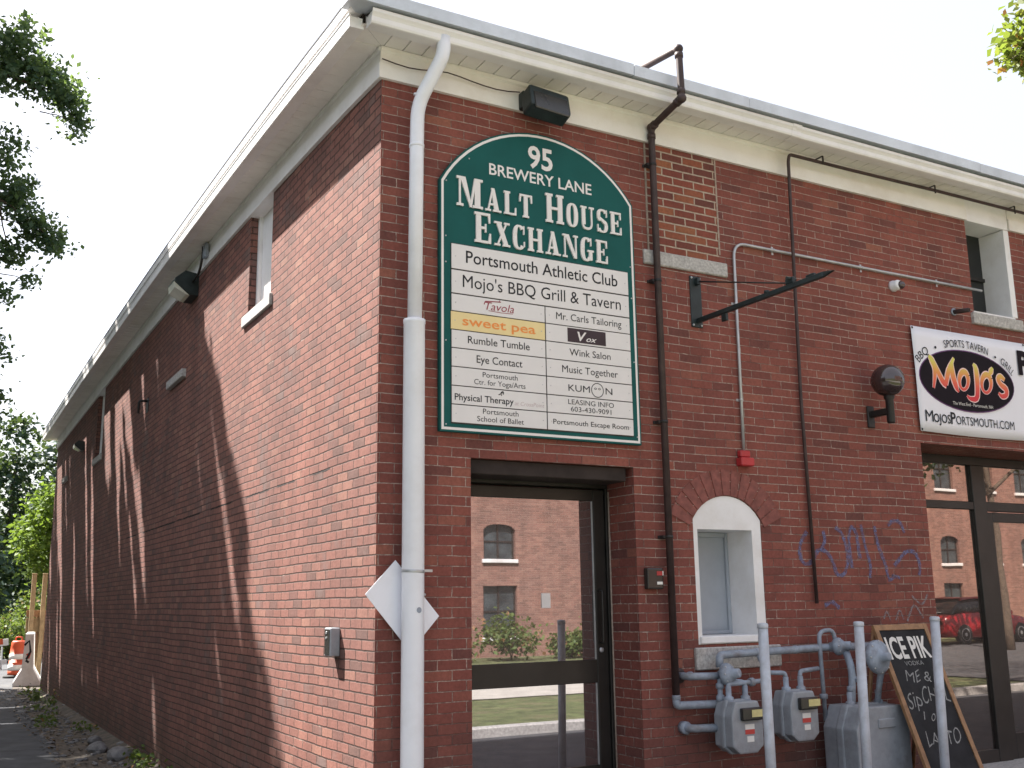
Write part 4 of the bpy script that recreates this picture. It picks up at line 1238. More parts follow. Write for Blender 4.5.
# small alarm keypad by the pipe ---------------------------------
t = thing('entry_keypad', 'small black entry keypad with red light between the door recess and the dark pipe', 'keypad', (2.15, 0, 1.62))
m = MB(); m.box(2.082, 2.226, -0.05, -0.001, 1.622, 1.775, 0.012, None, 2); m.build('body', 'dial', t)
m = MB(); m.box(2.165, 2.215, -0.053, -0.050, 1.720, 1.750, 0.001); m.build('light', 'red', t)
m = MB(); m.box(2.165, 2.215, -0.0525, -0.050, 1.655, 1.675, 0.001); m.build('tag', 'white_label', t)
m = MB(); m.box(2.216, 2.224, -0.053, -0.050, 1.720, 1.752, 0.001); m.build('edge_light', 'white_label', t)
# globe wall lamp -------------------------------------------------
t = thing('globe_lamp', 'smoked glass globe wall lamp on a black bracket beside the white banner', 'lamp', (4.56, 0, 2.98))
m = MB(); m.box(4.520, 4.600, -0.022, -0.001, 2.975, 3.165, 0.006); m.build('back_plate', 'black_iron', t)
m = MB(); m.box(4.538, 4.584, -0.205, -0.022, 3.062, 3.118, 0.006)
m.lathe([(0.030, 0), (0.034, 0.01), (0.034, 0.20), (0.045, 0.215), (0.045, 0.235), (0.038, 0.24)], (4.562, -0.225, 2.985), (0, 0, 1), 16); m.build('arm', 'black_iron', t)
m = MB(); m.lathe([(r_ * 1.17, h_ * 1.17) for r_, h_ in ((0.030, -0.116), (0.07, -0.098), (0.098, -0.069), (0.116, -0.03), (0.120, 0), (0.116, 0.03), (0.104, 0.06), (0.085, 0.085), (0.06, 0.104), (0.03, 0.116), (0.0, 0.120))], (4.562, -0.225, 3.352), (0, 0, 1), 30); m.build('globe', 'globe', t)
# banner ----------------------------------------------------------
t = thing('banner', 'white vinyl restaurant banner with black oval logo hung above the shopfront', 'banner', (5.16, -0.01, 2.98))
m = MB()
NXB, NZB = 40, 10
BXR = 8.35
g = {}
for i in range(NXB + 1):
    for j in range(NZB + 1):
        u, v = i / NXB, j / NZB
        x = 5.157 + (BXR - 5.157) * u + 0.008 * (1 - v)
        z = 2.990 + 0.968 * v - 0.012 * math.sin(PI * u * 2) * (1 - v)
        y = -0.026 - 0.006 * math.sin(9 * u + 2 * v) * math.sin(PI * v)
        g[i, j] = m.b.verts.new((x, y, z))
for i in range(NXB):
    for j in range(NZB):
        f = m.b.faces.new((g[i, j], g[i + 1, j], g[i + 1, j + 1], g[i, j + 1])); f.smooth = True
bm_ = m.build('vinyl_sheet', 'banner', t, fix=False)
sm_ = bm_.modifiers.new('thick', 'SOLIDIFY'); sm_.thickness = 0.0015; sm_.offset = 1.0
m = MB()
for x, z in ((5.172, 3.942), (5.180, 3.005), (6.75, 3.945), (6.75, 3.0), (8.33, 3.945), (8.33, 3.0)):
    m.lathe([(0.011, 0), (0.011, 0.003), (0.005, 0.003)], (x, -0.030, z), (0, -1, 0), 10)
m.split('eyelet', 'dial', t)
YB = -0.0355
ox, oz, oa, ob = 5.866, 3.500, 0.655, 0.285
def ell(a, b, n=48): return [(ox + a * math.cos(2 * PI * k / n), oz + b * math.sin(2 * PI * k / n)) for k in range(n)]
m = MB(); m.prism(ell(oa + 0.010, ob + 0.010), 1, YB, YB + 0.003); ovv = m.build('logo_oval', 'banner_violet', t)
m = MB(); m.prism(ell(oa, ob), 1, YB - 0.0012, YB + 0.0); m.build('logo_field', 'banner_black', ovv)
lo = [  # brush letters of the logo: list of strokes per letter
 [[(5.345, 3.690, .6), (5.385, 3.655, 1.2), (5.415, 3.56, 1.0), (5.375, 3.395, .5)], [(5.405, 3.640, .9), (5.50, 3.475, 1.2), (5.555, 3.440, 1.2)], [(5.545, 3.44, .9), (5.600, 3.575, 1.1), (5.690, 3.705, .5)], [(5.655, 3.665, .7), (5.650, 3.55, 1.3), (5.685, 3.43, 1.1), (5.715, 3.385, .4)]],
 [[(5.80 + 0.062 * math.cos(a) + 0.016 * math.sin(a), 3.500 + 0.085 * math.sin(a), 0.85 + 0.3 * math.sin(a * 1.0)) for a in lin(0.6, 0.6 + 2 * PI, 16)]],
 [[(5.955, 3.675, .5), (5.990, 3.625, 1.2), (5.985, 3.45, 1.2), (5.955, 3.345, 1.1), (5.870, 3.335, .8), (5.825, 3.362, .4)]],
 [[(6.120 + 0.068 * math.cos(a) + 0.018 * math.sin(a), 3.500 + 0.088 * math.sin(a), 0.85 + 0.3 * math.sin(a * 1.0)) for a in lin(0.6, 0.6 + 2 * PI, 16)]],
 [[(6.235, 3.665, .5), (6.205, 3.625, 1.1), (6.175, 3.590, .5)]],
 [[(6.395, 3.560, .7), (6.340, 3.590, 1.0), (6.300, 3.560, 1.1), (6.330, 3.510, 1.1), (6.400, 3.470, 1.2), (6.395, 3.415, 1.0), (6.330, 3.395, .9), (6.285, 3.425, .5)]],
]
def smooth2(s, n=3):
    out = []
    for i in range(len(s) - 1):
        p0 = s[max(i - 1, 0)]; p1 = s[i]; p2 = s[i + 1]; p3 = s[min(i + 2, len(s) - 1)]
        for k in range(n):
            q = k / n
            out.append(tuple(0.5 * ((2 * b) + (-a + c) * q + (2 * a - 5 * b + 4 * c - d) * q * q + (-a + 3 * b - 3 * c + d) * q ** 3) for a, b, c, d in zip(p0, p1, p2, p3)))
    return out + [s[-1]]
m = MB()
for li, L in enumerate(lo):
    for si, s in enumerate(L):
        stroke(m, smooth2(s), 0.066, YB - 0.0012 - 0.0002 * si)
m.build('logo_outline', 'logo_pale', ovv)
lt = thing('tmp', None, None, (0, 0, 3.5)); lt.parent = None
m = MB()
for li, L in enumerate(lo):
    for si, s in enumerate(L):
        stroke(m, smooth2(s), 0.047, YB - 0.0024 - 0.0003 * si)
lg = m.build('logo_letters', 'logo', lt)
lg.parent = ovv; lg.location = Vector((0, 0, 3.5)) - wloc(ovv)
bpy.data.objects.remove(lt)
def on_arc(a, b, ang0, ang1, x0, x1, zb):
    def f(px, pz):
        u = (px - x0) / (x1 - x0)
        t = math.radians(ang0 + (ang1 - ang0) * u)
        r = 1.0
        h = pz - zb
        c_, s_ = math.cos(t), math.sin(t)
        nx, nz = c_ / a, s_ / b
        L = math.hypot(nx, nz)
        return ox + a * c_ + nx / L * h, oz + b * s_ + nz / L * h
    return f
text('lettering', 'BBQ', 0, 1, 0, 0.075, YB, 'ink', t, 0.0, 0, on_arc(oa + 0.035, ob + 0.035, 159, 137, 0, 1, 0))
text('lettering', 'SPORTS TAVERN', 0, 1, 0, 0.070, YB, 'ink', t, 0.0, 0, on_arc(oa + 0.035, ob + 0.035, 114, 62, 0, 1, 0))
text('lettering', 'GRILL', 0, 1, 0, 0.070, YB, 'ink', t, 0.0, 0, on_arc(oa + 0.035, ob + 0.035, 44, 20, 0, 1, 0))
m = MB()
for a in (125, 53):
    m.lathe([(0.013, 0), (0.013, 0.001)], (ox + (oa + 0.06) * math.cos(math.radians(a)), YB, oz + (ob + 0.06) * math.sin(math.radians(a))), (0, -1, 0), 10)
m.build('lettering', 'ink', t)
text('lettering', 'The West End - Portsmouth, NH', 5.62, 6.18, 3.262, 0.030, YB - 0.002, 'chalk_print', ovv)
text('lettering', 'M', 5.236, 5.338, 3.080, 0.105, YB, 'ink', t, 0.0)
text('lettering', 'OJOS', 5.342, 5.568, 3.080, 0.078, YB, 'ink', t, 0.01)
text('lettering', 'P', 5.572, 5.640, 3.080, 0.105, YB, 'ink', t, 0.02)
text('lettering', 'ORTSMOUTH.COM', 5.644, 6.470, 3.080, 0.078, YB, 'ink', t, 0.01)
text('lettering', 'P', 6.632, 6.80, 3.650, 0.215, YB, 'banner_black', t, 0.05)

# gas meters, pipework, bollards, chalkboard ----------------------
MET = 'gas meters on the front wall'
def meter(px, py, z0, w_, h, dpt, label, stickers=True):
    """tin-case meter: body in two shells with index box, px = centre, back against pipework"""
    t = thing('gas_meter', label, 'meter', (px, py, z0), MET)
    x0, x1 = px - w_ / 2, px + w_ / 2
    y0, y1 = py - dpt / 2, py + dpt / 2
    def shell(m, a, b, ins):
        c = 0.22 * w_
        o = [(x0 + ins + c, z0 + ins), (x1 - ins - c, z0 + ins), (x1 - ins, z0 + ins + c * 0.8), (x1 - ins, z0 + h * 0.72), (x1 - ins - c * 0.6, z0 + h - ins), (x0 + ins + c * 0.6, z0 + h - ins), (x0 + ins, z0 + h * 0.72), (x0 + ins, z0 + ins + c * 0.8)]
        t_ = bmesh.new()
        A = [t_.verts.new((p[0], a, p[1])) for p in o]; B = [t_.verts.new((p[0], b, p[1])) for p in o]
        t_.faces.new(A); t_.faces.new(B[::-1])
        for i in range(8): t_.faces.new((A[i], B[i], B[(i + 1) % 8], A[(i + 1) % 8]))
        bmesh.ops.recalc_face_normals(t_, faces=t_.faces)
        bmesh.ops.bevel(t_, geom=list(t_.edges), offset=0.012, segments=2, affect='EDGES', profile=0.6)
        m.add(t_)
    m = MB(); shell(m, y0, y0 + dpt * 0.46, 0.0); shell(m, y0 + dpt * 0.54, y1, 0.0); shell(m, y0 + dpt * 0.40, y0 + dpt * 0.60, -0.010)
    m.build('case', 'meter', t)
    ix = px + 0.06 * w_
    if not stickers:
        m = MB(); m.box(ix - 0.16 * w_, ix + 0.16 * w_, y0 - 0.012, y0 + 0.004, z0 + h * 0.72, z0 + h * 0.84, 0.006); m.build('index_box', 'meter', t)
    else:
        m = MB(); m.box(ix - 0.30 * w_, ix + 0.34 * w_, y0 - 0.035, y0 + 0.004, z0 + h * 0.63, z0 + h * 0.88, 0.012, None, 2); ib = m.build('index_box', 'dial', t)
    if stickers:
        m = MB(); m.box(ix - 0.02 * w_, ix + 0.40 * w_, y0 - 0.038, y0 - 0.035, z0 + h * 0.70, z0 + h * 0.84); m.build('sticker', 'yellow', t)
        m = MB(); m.box(ix - 0.16 * w_, ix + 0.14 * w_, y0 - 0.003, y0 - 0.0005, z0 + h * 0.46, z0 + h * 0.56); m.build('sticker', 'white_label', t)
        m = MB(); m.box(ix - 0.16 * w_, ix + 0.14 * w_, y0 - 0.003, y0 - 0.0005, z0 + h * 0.37, z0 + h * 0.458); m.build('sticker', 'red_label', t)
        m = MB(); m.box(ix - 0.11 * w_, ix + 0.11 * w_, y0 - 0.003, y0 - 0.0005, z0 + h * 0.22, z0 + h * 0.33); m.build('sticker', 'white_label', t)
    for sx in (-0.27, 0.27):
        m = MB(); c = (px + sx * w_, py, z0 + h - 0.01)
        m.lathe([(0.030, 0), (0.034, 0.012), (0.034, 0.035), (0.026, 0.04), (0.021, 0.042), (0.021, 0.11)], c, (0, 0, 1), 14); m.build('coupling', 'gas_grey', t)
    return t
meter(2.705, -0.225, 0.475, 0.285, 0.355, 0.20, 'left of the two small grey gas meters, beside the dark pipe foot')
meter(3.255, -0.225, 0.52, 0.270, 0.350, 0.20, 'right of the two small grey gas meters, between two bollards')
meter(3.90, -0.30, 0.17, 0.56, 0.57, 0.34, 'big grey gas meter with no stickers beside the chalkboard', False)
t = thing('gas_pipework', 'blue-grey gas pipework with regulators and valves along the wall under the arched window', 'pipework', (3.0, 0, 0.6))
def pipe(pts, r=0.021, rad=0.05): 
    m = MB(); m.bend(pts, r, rad, 12, 4); return m.build('pipe', 'gas_grey', t)
def fit(name, prof, c, ax, seg=14, mat='gas_grey'):
    m = MB(); m.lathe(prof, c, ax, seg); return m.build(name, mat, t)
NUT = [(0.024, -0.02), (0.031, -0.016), (0.031, 0.016), (0.024, 0.02)]
pipe([(2.283, -0.062, 0.86), (2.283, -0.062, 0.805), (2.62, -0.10, 0.800), (2.86, -0.16, 0.795)], 0.029, 0.06)
pipe([(2.36, -0.002, 1.005), (2.36, -0.12, 1.005), (2.60, -0.14, 1.000)], 0.026, 0.05)
pipe([(2.63, -0.14, 1.06), (2.63, -0.14, 1.145), (3.2, -0.12, 1.155), (3.80, -0.11, 1.165), (4.02, -0.30, 1.17)], 0.028, 0.07)
pipe([(2.615, -0.15, 0.98), (2.615, -0.15, 0.64)], 0.019)
pipe([(2.375, -0.001, 0.645), (2.375, -0.10, 0.645), (2.615, -0.15, 0.640)], 0.028, 0.05)
pipe([(2.628, -0.225, 0.90), (2.628, -0.225, 0.945), (2.85, -0.225, 0.950), (3.02, -0.17, 0.95)], 0.017, 0.03)
pipe([(2.782, -0.225, 0.90), (2.782, -0.225, 0.952), (2.66, -0.19, 0.97)], 0.017, 0.03)
pipe([(3.182, -0.225, 0.94), (3.182, -0.225, 1.00), (3.05, -0.17, 1.005), (3.0, -0.14, 1.14)], 0.017, 0.03)
pipe([(3.328, -0.225, 0.94), (3.328, -0.225, 1.005), (3.55, -0.19, 1.015)], 0.017, 0.03)
pipe([(3.655, -0.13, 0.62), (3.645, -0.13, 1.285), (3.80, -0.13, 1.30), (3.815, -0.14, 1.16)], 0.017, 0.06)
pipe([(3.845, -0.20, 1.14), (3.80, -0.30, 1.00), (3.76, -0.30, 0.70)], 0.028, 0.08)
pipe([(4.03, -0.42, 1.06), (4.03, -0.36, 0.95), (4.03, -0.30, 0.71)], 0.024, 0.06)
for c, a in (((2.283, -0.062, 0.86), (0, 0, 1)), ((2.40, -0.085, 1.005), (1, -0.1, 0)), ((2.615, -0.15, 0.93), (0, 0, 1)), ((2.615, -0.15, 0.74), (0, 0, 1)), ((2.70, -0.118, 0.799), (1, -0.2, 0)), ((3.40, -0.116, 1.158), (1, 0, 0)), ((3.0, -0.13, 1.152), (1, 0, 0)), ((3.65, -0.13, 0.80), (0, 0, 1)), ((3.77, -0.30, 0.86), (0, 0, 1)), ((2.85, -0.225, 0.95), (1, 0, 0))):
    fit('union', NUT, c, a, 8)
fit('flange', [(0.055, 0), (0.055, 0.012), (0.03, 0.014)], (2.36, -0.001, 1.005), (0, -1, 0), 16, 'brown_pipe')
fit('flange', [(0.045, 0), (0.045, 0.05), (0.03, 0.055)], (2.375, -0.001, 0.645), (0, -1, 0), 16)
def regulator(c, r, ax):
    m = MB()
    m.lathe([(0.02, -0.07), (0.035, -0.065), (0.04, -0.04), (r, -0.022), (r + 0.006, -0.012), (r + 0.006, 0.012), (r, 0.022), (r * 0.75, 0.042), (0.035, 0.055), (0.032, 0.10), (0.020, 0.105)], c, ax, 22)
    g_ = m.build('regulator', 'gas_grey', t)
    m = MB()
    a = Vector(ax).normalized(); u = a.orthogonal().normalized(); v = a.cross(u)
    for k in range(8):
        q = Vector(c) + (u * math.cos(k * PI / 4) + v * math.sin(k * PI / 4)) * (r - 0.006)
        m.lathe([(0.008, 0.02), (0.008, 0.028), (0.004, 0.030)], q, ax, 6)
    m.split('bolt', 'galv', g_, 0.001)
regulator((2.655, -0.19, 1.01), 0.075, (0.35, -1, 0.15))
regulator((3.865, -0.50, 1.10), 0.120, (0.10, -1, 0.05))
regulator((3.80, -0.17, 1.17), 0.062, (0.5, -1, 0.1))
for c, a in (((2.615, -0.15, 0.845), (1, 0, 0)), ((3.80, -0.30, 0.93), (0.4, -1, 0))):
    m = MB(); m.sphere(c, 0.034, 2); m.box(c[0] - 0.012, c[0] + 0.012, c[1] - 0.075, c[1] - 0.02, c[2] - 0.010, c[2] + 0.010, 0.003); m.build('valve', 'gas_grey', t)
# bollards
BOL = 'grey pipe bollards guarding the gas meters'
def bollard(x, y, h, lean, label):
    t = thing('bollard', label, 'bollard', (x, y, 0), BOL)
    m = MB(); m.lathe([(0.0335, -0.2), (0.0335, h - 0.02)], (x, y, 0), (lean, 0.01, 1), 20); m.build('post', 'bollard', t)
    m = MB(); m.lathe([(0.0355, h - 0.032), (0.0365, h - 0.03), (0.0365, h - 0.006), (0.030, h), (0.012, h + 0.003)], (x, y, 0), (lean, 0.01, 1), 20); m.build('cap', 'bollard', t)
    m = MB(); m.lathe([(0.075, 0.0), (0.07, 0.012), (0.036, 0.02)], (x, y, 0.004), (0, 0, 1), 18); m.build('collar', 'concrete', t)
    return t
bollard(2.372, -0.90, 1.385, 0.012, 'slim grey pipe bollard in front of the small gas meter nearest the dark pipe')
bollard(3.222, -0.90, 1.378, 0.040, 'slim grey pipe bollard between the gas meters and the big meter, middle of three')
bollard(4.00, -0.90, 1.398, 0.046, 'slim grey pipe bollard in front of the right edge of the chalkboard')
# chalkboard
t = thing('chalkboard', 'wooden-framed A-frame chalkboard with white lettering leaning back behind the bollards', 'sign', (4.3, -0.45, 0))
BT, BB = Vector((0, -0.315, 1.325)), Vector((0, -0.815, 0.03))
def bp(x, s, off=0.0):
    """point on the front panel: s from top to bottom along the slope"""
    d = (BB - BT); n_ = Vector((0, -1.295, 0.5)).normalized()
    q = BT + d * s + n_ * off
    return (x, q.y, q.z)
def slat(m, x0, x1, s0, s1, o0, o1):
    P = [bp(x0, s0, o0), bp(x1, s0, o0), bp(x1, s1, o0), bp(x0, s1, o0), bp(x0, s0, o1), bp(x1, s0, o1), bp(x1, s1, o1), bp(x0, s1, o1)]
    vs = [m.b.verts.new(p) for p in P]
    for f in ((0, 1, 2, 3), (4, 7, 6, 5), (0, 4, 5, 1), (1, 5, 6, 2), (2, 6, 7, 3), (3, 7, 4, 0)):
        m.b.faces.new([vs[i] for i in f])
CX0, CX1 = 4.035, 4.640
for r in ((CX0, CX0 + 0.042, 0, 1), (CX1 - 0.042, CX1, 0, 1)):
    m = MB(); slat(m, *r, -0.012, 0.012); m.build('side_rail', 'wood_frame', t)
for s0, s1 in ((0.0, 0.032), (0.83, 0.87)):
    m = MB(); slat(m, CX0 + 0.043, CX1 - 0.043, s0, s1, -0.011, 0.011); m.build('cross_rail', 'wood_frame', t)
m = MB(); slat(m, CX0 + 0.043, CX1 - 0.043, 0.033, 0.829, -0.006, 0.004); pnl = m.build('board', 'blackboard', t)
for x in (CX0 + 0.01, CX1 - 0.05):
    m = MB(); m.tube([(x + 0.02, -0.30, 1.29), (x + 0.02, -0.06, 0.02)], 0.018, 6); m.build('rear_leg', 'wood_frame', t)
def board_text(body, x0, x1, s_base, cap, mat, bold=0.0, shear=0.0, jig=0.0):
    me = text_mesh(body, bold, shear)
    xs = [v.co.x for v in me.vertices]; a, b = min(xs), max(xs)
    L = (BB - BT).length
    off = wloc(pnl)
    for v in me.vertices:
        h = v.co.y / cap_height() * cap
        x = x0 + (v.co.x - a) / (b - a) * (x1 - x0)
        s = s_base - h / L + jig * math.sin(x * 40)
        v.co = Vector(bp(x, s, 0.0056)) - off
    link('lettering', me, mat, pnl)
board_text('ICE PIK', 4.105, 4.570, 0.195, 0.165, 'chalk_print', 0.025)
board_text('VODKA', 4.23, 4.44, 0.238, 0.034, 'chalk', 0.0)
board_text('ME &', 4.18, 4.46, 0.330, 0.085, 'chalk', -0.008, 0.3, 0.008)
board_text('Sip', 4.10, 4.26, 0.470, 0.115, 'chalk', -0.008, 0.3, 0.008)
board_text('CHILL', 4.28, 4.58, 0.450, 0.120, 'chalk', -0.008, 0.35, 0.008)
board_text('1 oak', 4.21, 4.46, 0.545, 0.070, 'chalk', -0.01, 0.3, 0.008)
board_text('LATTO', 4.15, 4.54, 0.680, 0.110, 'chalk', -0.012, 0.25, 0.01)

# ================================================================== THINGS ON THE ALLEY WALL
t = thing('utility_box', 'small dark metal utility box on the sunlit alley wall near the corner', 'box', (-0.04, 0.68, 1.2))
m = MB(); m.box(-0.070, -0.001, 0.622, 0.745, 1.205, 1.392, 0.006); m.build('case', 'meter', t)
m = MB(); m.box(-0.074, -0.0705, 0.634, 0.733, 1.215, 1.382, 0.002); lidp = m.build('cover', 'dial', t)
m = MB(); m.lathe([(0.010, 0), (0.010, 0.004)], (-0.0745, 0.690, 1.36), (-1, 0, 0), 10); m.lathe([(0.008, 0), (0.008, 0.004)], (-0.0745, 0.690, 1.325), (-1, 0, 0), 10); m.split('button', 'galv', lidp, 0.001)
LW = 'wall pack lights under the alley eaves'
def wallpack(y, z, s, label):
    t = thing('wall_light', label, 'light', (0, y, z), LW)
    m = MB()
    o = [(-0.0, z - 0.10 * s), (-0.0, z + 0.13 * s), (-0.14 * s, z + 0.15 * s), (-0.24 * s, z + 0.06 * s), (-0.24 * s, z + 0.03 * s), (-0.08 * s, z - 0.10 * s)]
    m.prism([(a, b) for a, b in o], 1, y - 0.17 * s, y + 0.17 * s); m.build('housing', 'green_iron', t)
    m = MB(); o = [(-0.245 * s, z + 0.028 * s), (-0.235 * s, z - 0.035 * s), (-0.12 * s, z - 0.095 * s), (-0.085 * s, z - 0.103 * s)]
    m.prism(o, 1, y - 0.15 * s, y + 0.15 * s); m.build('lens', 'lens', t)
    return t
wallpack(5.75, 5.16, 1.12, 'dark wall pack light with pale lens under the alley eaves, nearest the corner')
wallpack(15.0, 4.55, 0.75, 'small far wall pack light high on the shaded end of the alley wall')
t = thing('conduit', 'short dark conduit looping from the eaves into the nearer alley wall light', 'conduit', (-0.06, 5.2, 5.3))
m = MB(); m.bend([(-0.06, 5.15, 5.50), (-0.07, 5.12, 5.36), (-0.07, 5.25, 5.22), (-0.07, 5.545, 5.20)], 0.014, 0.08, 8); m.build('tube', 'black_iron', t)
m = MB(); m.box(-0.075, -0.03, 4.98, 5.10, 5.34, 5.50, 0.008); m.build('junction_box', 'gas_grey', t)
t = thing('pipe_bracket', 'small black iron bracket on the shaded alley wall below the eaves', 'bracket', (0, 8.4, 4.2))
m = MB(); m.box(-0.012, -0.001, 8.32, 8.46, 4.14, 4.34, 0.004); m.build('plate', 'black_iron', t)
m = MB(); m.bend([(-0.012, 8.39, 4.30), (-0.12, 8.39, 4.30), (-0.12, 8.39, 4.12)], 0.016, 0.04, 8); m.build('hook', 'black_iron', t)

# ================================================================== ALLEY AND BACKGROUND
TL = 'trees along the alley'
def lit_line(z):
    """y on the alley wall where the tree shade begins, for a height z"""
    return 1.55 + 0.80 * z - 0.03 * max(z - 2, 0) ** 2
def vnoise(a, b):
    ia, ib = np.floor(a).astype(int), np.floor(b).astype(int)
    fa, fb = a - ia, b - ib
    fa = fa * fa * (3 - 2 * fa); fb = fb * fb * (3 - 2 * fb)
    def h(i, j):
        v = np.sin(i * 127.1 + j * 311.7) * 43758.5453
        return v - np.floor(v)
    return (h(ia, ib) * (1 - fa) + h(ia + 1, ib) * fa) * (1 - fb) + (h(ia, ib + 1) * (1 - fa) + h(ia + 1, ib + 1) * fa) * fb
def alley_cull(P):  # trims the crowns so their shade on the wall takes a set shape
    t = np.maximum(-P[:, 0], 0.0) / 1.0
    yw = P[:, 1] - 1.5 * t
    zw = P[:, 2] - 2.3 * t
    wob = 0.16 * np.sin(zw * 1.7) + 0.10 * np.sin(zw * 4.3 + 1.0)
    edge = 1.55 + 0.80 * zw - 0.03 * np.maximum(zw - 2, 0) ** 2 + wob
    ok = (yw > edge)
    # leaves cut away along the sun's rays: long sun slots down the wall
    s = yw * 0.838 - zw * 0.546
    q = yw * 0.546 + zw * 0.838
    n = vnoise(s * 3.3 + 0.35 * np.sin(q * 1.3), q * 0.30) * 0.72 + vnoise(s * 8.5 + 40, q * 0.55) * 0.28
    thr = 0.80 - 0.185 * np.clip((yw - edge - 1.2) / 3.0, 0, 1) * np.clip((zw + 0.6) / 3.2, 0.25, 1)
    gap = n > thr
    ok &= ~gap
    ok &= P[:, 0] < -2.65 + 0.016 * (P[:, 1] + 6.3)
    ok &= P[:, 2] > 2.6
    ok &= yw < 20.4
    ok &= ~((zw > 5.25) & (zw < 6.6) & (yw < 14.0) & (vnoise(yw * 1.7, zw) < 0.75))
    return ok
specs = [((-5.6, 8.5, -0.26), (-5.2, 9.6, 12.0), [((-4.6, 9.3, 10.2), (2.7, 3.2, 4.2), 380, 44, 0.36), ((-5.6, 10.8, 14.0), (2.6, 3.4, 3.6), 210, 40, 0.36)], 'broad shade tree by the alley, nearest the street'),
         ((-6.0, 14.5, -0.26), (-5.6, 15.0, 13.0), [((-4.8, 14.6, 10.4), (2.9, 3.6, 4.8), 440, 44, 0.36), ((-5.4, 16.0, 15.0), (2.8, 3.4, 3.4), 210, 40, 0.36)], 'broad shade tree by the alley, second from the street'),
         ((-5.7, 20.8, -0.26), (-5.4, 21.4, 13.0), [((-4.7, 20.6, 10.4), (2.9, 3.6, 4.8), 440, 44, 0.36), ((-5.4, 22.0, 15.0), (2.8, 3.4, 3.4), 210, 40, 0.36)], 'broad shade tree by the alley, third from the street'),
         ((-6.1, 27.0, -0.26), (-5.6, 27.2, 13.0), [((-4.8, 26.2, 10.8), (2.9, 3.6, 5.0), 330, 40, 0.36), ((-5.4, 28.0, 15.0), (2.8, 3.4, 3.4), 150, 40, 0.38)], 'broad shade tree by the alley, farthest from the street')]
alley = [tree('shade_tree', lab, 'tree', b, tp, 0.22, bl, 0.235, 'leaf_shade', TL, alley_cull, 6) for b, tp, bl, lab in specs]
# two low boughs of the first tree reach out over the road
P = []
m = MB()
boughs = [((-1.95, 8.80, 9.35), (0.45, 0.7, 0.40), 46), ((-1.62, 8.95, 9.02), (0.36, 0.6, 0.36), 46), ((-1.28, 9.05, 8.78), (0.26, 0.5, 0.26), 30), ((-1.10, 9.15, 8.50), (0.12, 0.3, 0.22), 12), ((-2.15, 9.0, 9.0), (0.35, 0.6, 0.4), 30),
          ((-2.0, 9.5, 7.95), (0.30, 0.6, 0.35), 22), ((-1.78, 9.7, 7.38), (0.32, 0.6, 0.36), 38), ((-1.46, 9.8, 7.02), (0.28, 0.5, 0.22), 30), ((-1.22, 9.8, 6.80), (0.17, 0.4, 0.14), 14), ((-1.78, 9.95, 6.62), (0.25, 0.5, 0.16), 20),
          ((-1.86, 10.1, 6.02), (0.14, 0.4, 0.10), 9), ((-1.52, 10.0, 6.26), (0.10, 0.2, 0.06), 4), ((-1.84, 10.3, 5.2), (0.15, 0.4, 0.25), 10), ((-1.78, 10.4, 4.5), (0.16, 0.4, 0.25), 9)]
for c, r, n in boughs:
    p, cc = blob(c, r, int(n * 1.9), 11, 0.080, 0.1)
    P.append(p)
limb(m, (-5.4, 9.2, 8.2), (-2.1, 9.0, 8.95), 0.07, 0.03, 0.06); limb(m, (-2.1, 9.0, 8.95), (-1.15, 9.1, 8.55), 0.025, 0.008, 0.08)
limb(m, (-5.4, 9.3, 7.0), (-2.0, 9.6, 7.3), 0.06, 0.028, 0.05); limb(m, (-2.0, 9.6, 7.3), (-1.2, 9.8, 6.78), 0.022, 0.007, 0.08); limb(m, (-2.0, 9.6, 7.3), (-1.8, 10.0, 6.55), 0.014, 0.006, 0.05)
for k in range(14):
    a = boughs[k][0]; limb(m, (a[0] - 0.5, a[1], a[2] + 0.05), a, 0.010, 0.004, 0.1)
m.build('bough', 'bark', alley[0])
P = np.concatenate(P)
leaf_cloud('bough_foliage', P, 0.088 * (0.6 + 0.8 * RNG.random(len(P))), 'leaf_bough', alley[0], 0.2)

# unseen foliage added beyond the road to block low sky light from the wall
P = []
for k in range(46):
    y = -6 + 1.15 * k + random.uniform(-0.5, 0.5); x = -9.6 + random.uniform(-1.6, 1.0); h = random.uniform(5.5, 8.5)
    p, _ = blob((x, y, h * 0.45), (1.6, 1.5, h * 0.55), 60, 20, 0.42, 0.35)
    P.append(p)
P = np.concatenate(P); P = P[(P[:, 2] > -0.2) & (P[:, 0] < -6.4)]
tag(leaf_cloud('sky_screen_foliage', P, 0.42 * (0.6 + 0.8 * RNG.random(len(P))), 'leaf_far', None), 'dense dark foliage out of view beyond the alley road, added to keep sky light off the alley wall', kind='stuff')

# dirt strip: rubble, weeds
def rock_shape(r, sc, seed):
    t = bmesh.new()
    bmesh.ops.create_icosphere(t, subdivisions=2, radius=r)
    rr = random.Random(seed)
    off = [Vector((rr.uniform(-1, 1), rr.uniform(-1, 1), rr.uniform(-1, 1))) for _ in range(5)]
    for v in t.verts:
        k = sum(math.sin(v.co.dot(o) / r * 3.1 + i) for i, o in enumerate(off)) * 0.07
        v.co *= 1 + k
        v.co.x *= sc[0]; v.co.y *= sc[1]; v.co.z *= sc[2]
    return t
RK = 'loose stones at the foot of the alley wall'
for i, (x, y, r, lab) in enumerate(((-0.22, 7.7, 0.17, 'larger grey stone at the foot of the alley wall, nearest the corner'), (-0.33, 8.6, 0.13, 'flat grey stone at the foot of the alley wall, second from the corner'), (-0.25, 9.5, 0.11, 'small grey stone on the dirt at the foot of the alley wall, farthest'))):
    t_ = rock_shape(r, (0.9, 1.3, 0.62), i)
    t_.transform(Matrix.Translation((x, y, gz(x, y) + r * 0.3)))
    m = MB(); m.add(t_)
    tag(m.build('stone', 'stone', None), lab, 'stone', RK)
m = MB()
